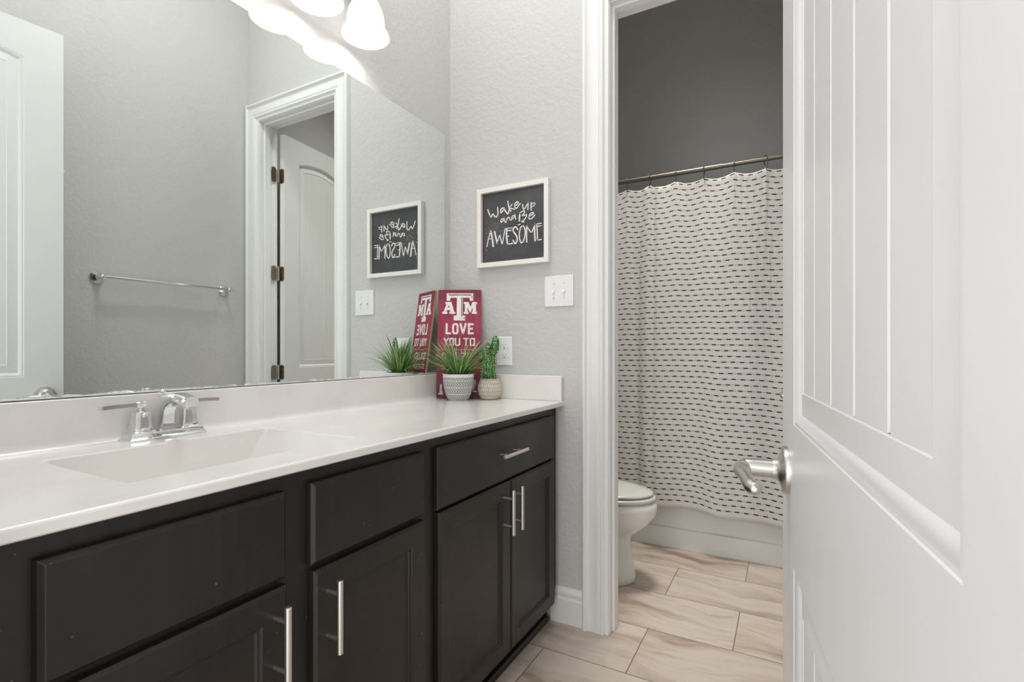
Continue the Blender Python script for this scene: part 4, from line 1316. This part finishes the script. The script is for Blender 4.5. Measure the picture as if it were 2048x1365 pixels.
places = ['far left, behind the doorway wall'] * 4 + ['nearest the doorway jamb', 'second to the right of the doorway jamb', 'third from the doorway jamb', 'fourth from the doorway jamb, left of the rod joint',
          'fifth from the doorway jamb, right of the rod joint', 'sixth from the doorway jamb, beside the open door', 'hidden behind the open door', 'hidden behind the open door']
for i, x in enumerate(RX):
    if i < 4 or i > 9: continue
    o = h0 if i == 4 else h0.copy()
    if i != 4: COL.objects.link(o)
    o.location = (x, YR, ZR); o.rotation_euler = (0, 0, (0.25, -0.1, 0.15, -0.05, 0.1, 0.5)[i - 4])
    tag(o, 'thin bronze shower hook, ' + places[i], 'shower hook', 'hooks along the shower curtain rod')

ZH = 0.232
def ring_gap(x):
    """0 at a ring, 1 midway between two rings"""
    if x <= RX[0] or x >= RX[-1]: return 0.0
    for a, b in zip(RX, RX[1:]):
        if a <= x <= b: return math.sin(PI * (x - a) / (b - a))
def fold(x, t):
    """cloth offset towards the room at x, t = 0 top .. 1 hem"""
    g = ring_gap(x) if ring_gap(x) else 0.0
    a = -0.012 * g * math.exp(-4.0 * t)
    b = 0.0045 * math.sin(2 * PI * x / 0.171 + 0.9 + 0.8 * math.sin(3 * t)) * (0.45 + 0.55 * math.sin(PI * min(1, t * 0.9)))
    c = (0.010 + 0.010 * t) * math.sin(2 * PI * x / 0.39 + 2.2 + 0.8 * t)
    d = 0.007 * t * math.sin(2 * PI * x / 0.24 + 0.4)
    # sharper creases near the doorway
    e = -0.028 * math.exp(-((x - 0.600 - 0.015 * t) / 0.022) ** 2) * (0.4 + 0.6 * t) - 0.022 * math.exp(-((x - 0.700 - 0.0 * t) / 0.018) ** 2) * (1 - 0.5 * t)
    f = 0.0008 * math.sin(2 * PI * x / 0.031 + 5 * math.sin(4 * t)) * (1 - 0.5 * t)
    return a + b + c + d + e + f
def hem(x):
    K = ((0.0, 0.228), (0.60, 0.234), (0.78, 0.240), (0.95, 0.238), (1.08, 0.226), (1.20, 0.224), (1.36, 0.208), (1.50, 0.204))
    for (a, p), (b, q) in zip(K, K[1:]):
        if x <= b:
            t = (x - a) / (b - a); t = t * t * (3 - 2 * t)
            return p + (q - p) * t
    return K[-1][1]
NX, NZ = 420, 90
x0c, x1c = 0.045, 1.488
verts, faces, uvs = [], [], []
rowsu = []
for j in range(NZ + 1):
    t = j / NZ
    s = 0.0; last = None; ru = []
    for i in range(NX + 1):
        x = x0c + (x1c - x0c) * i / NX
        ztop = 2.048
        zh = hem(x)
        z = ztop + (zh - ztop) * t - 0.015 * ring_gap(x) * math.exp(-5.0 * t)
        y = min(YR - 0.010 - 0.030 * t - fold(x, t), 2.908)
        p = (x, y, z)
        if last is not None: s += math.hypot(p[0] - last[0], p[1] - last[1])
        last = p
        verts.append(p); ru.append(s)
    mid = ru[NX // 2]
    for i in range(NX + 1):
        # cloth height measured along the hanging panel so the rows follow the scalloped top
        uvs.append((ru[i] - mid + 5.0, 0.004 + (1 - t) * 1.808))
for j in range(NZ):
    for i in range(NX):
        a = j * (NX + 1) + i
        faces.append((a, a + 1, a + NX + 2, a + NX + 1))
cu = obj('shower_curtain', (verts, faces), M_CURTAIN, None, smooth=True)
uvl = cu.data.uv_layers.new(name='UVMap')
for lp_ in cu.data.loops: uvl.data[lp_.index].uv = uvs[lp_.vertex_index]
md = cu.modifiers.new('thick', 'SOLIDIFY'); md.thickness = 0.0012
tag(cu, 'off-white shower curtain with rows of short black dashes', 'shower curtain')
bpy.context.view_layer.update()
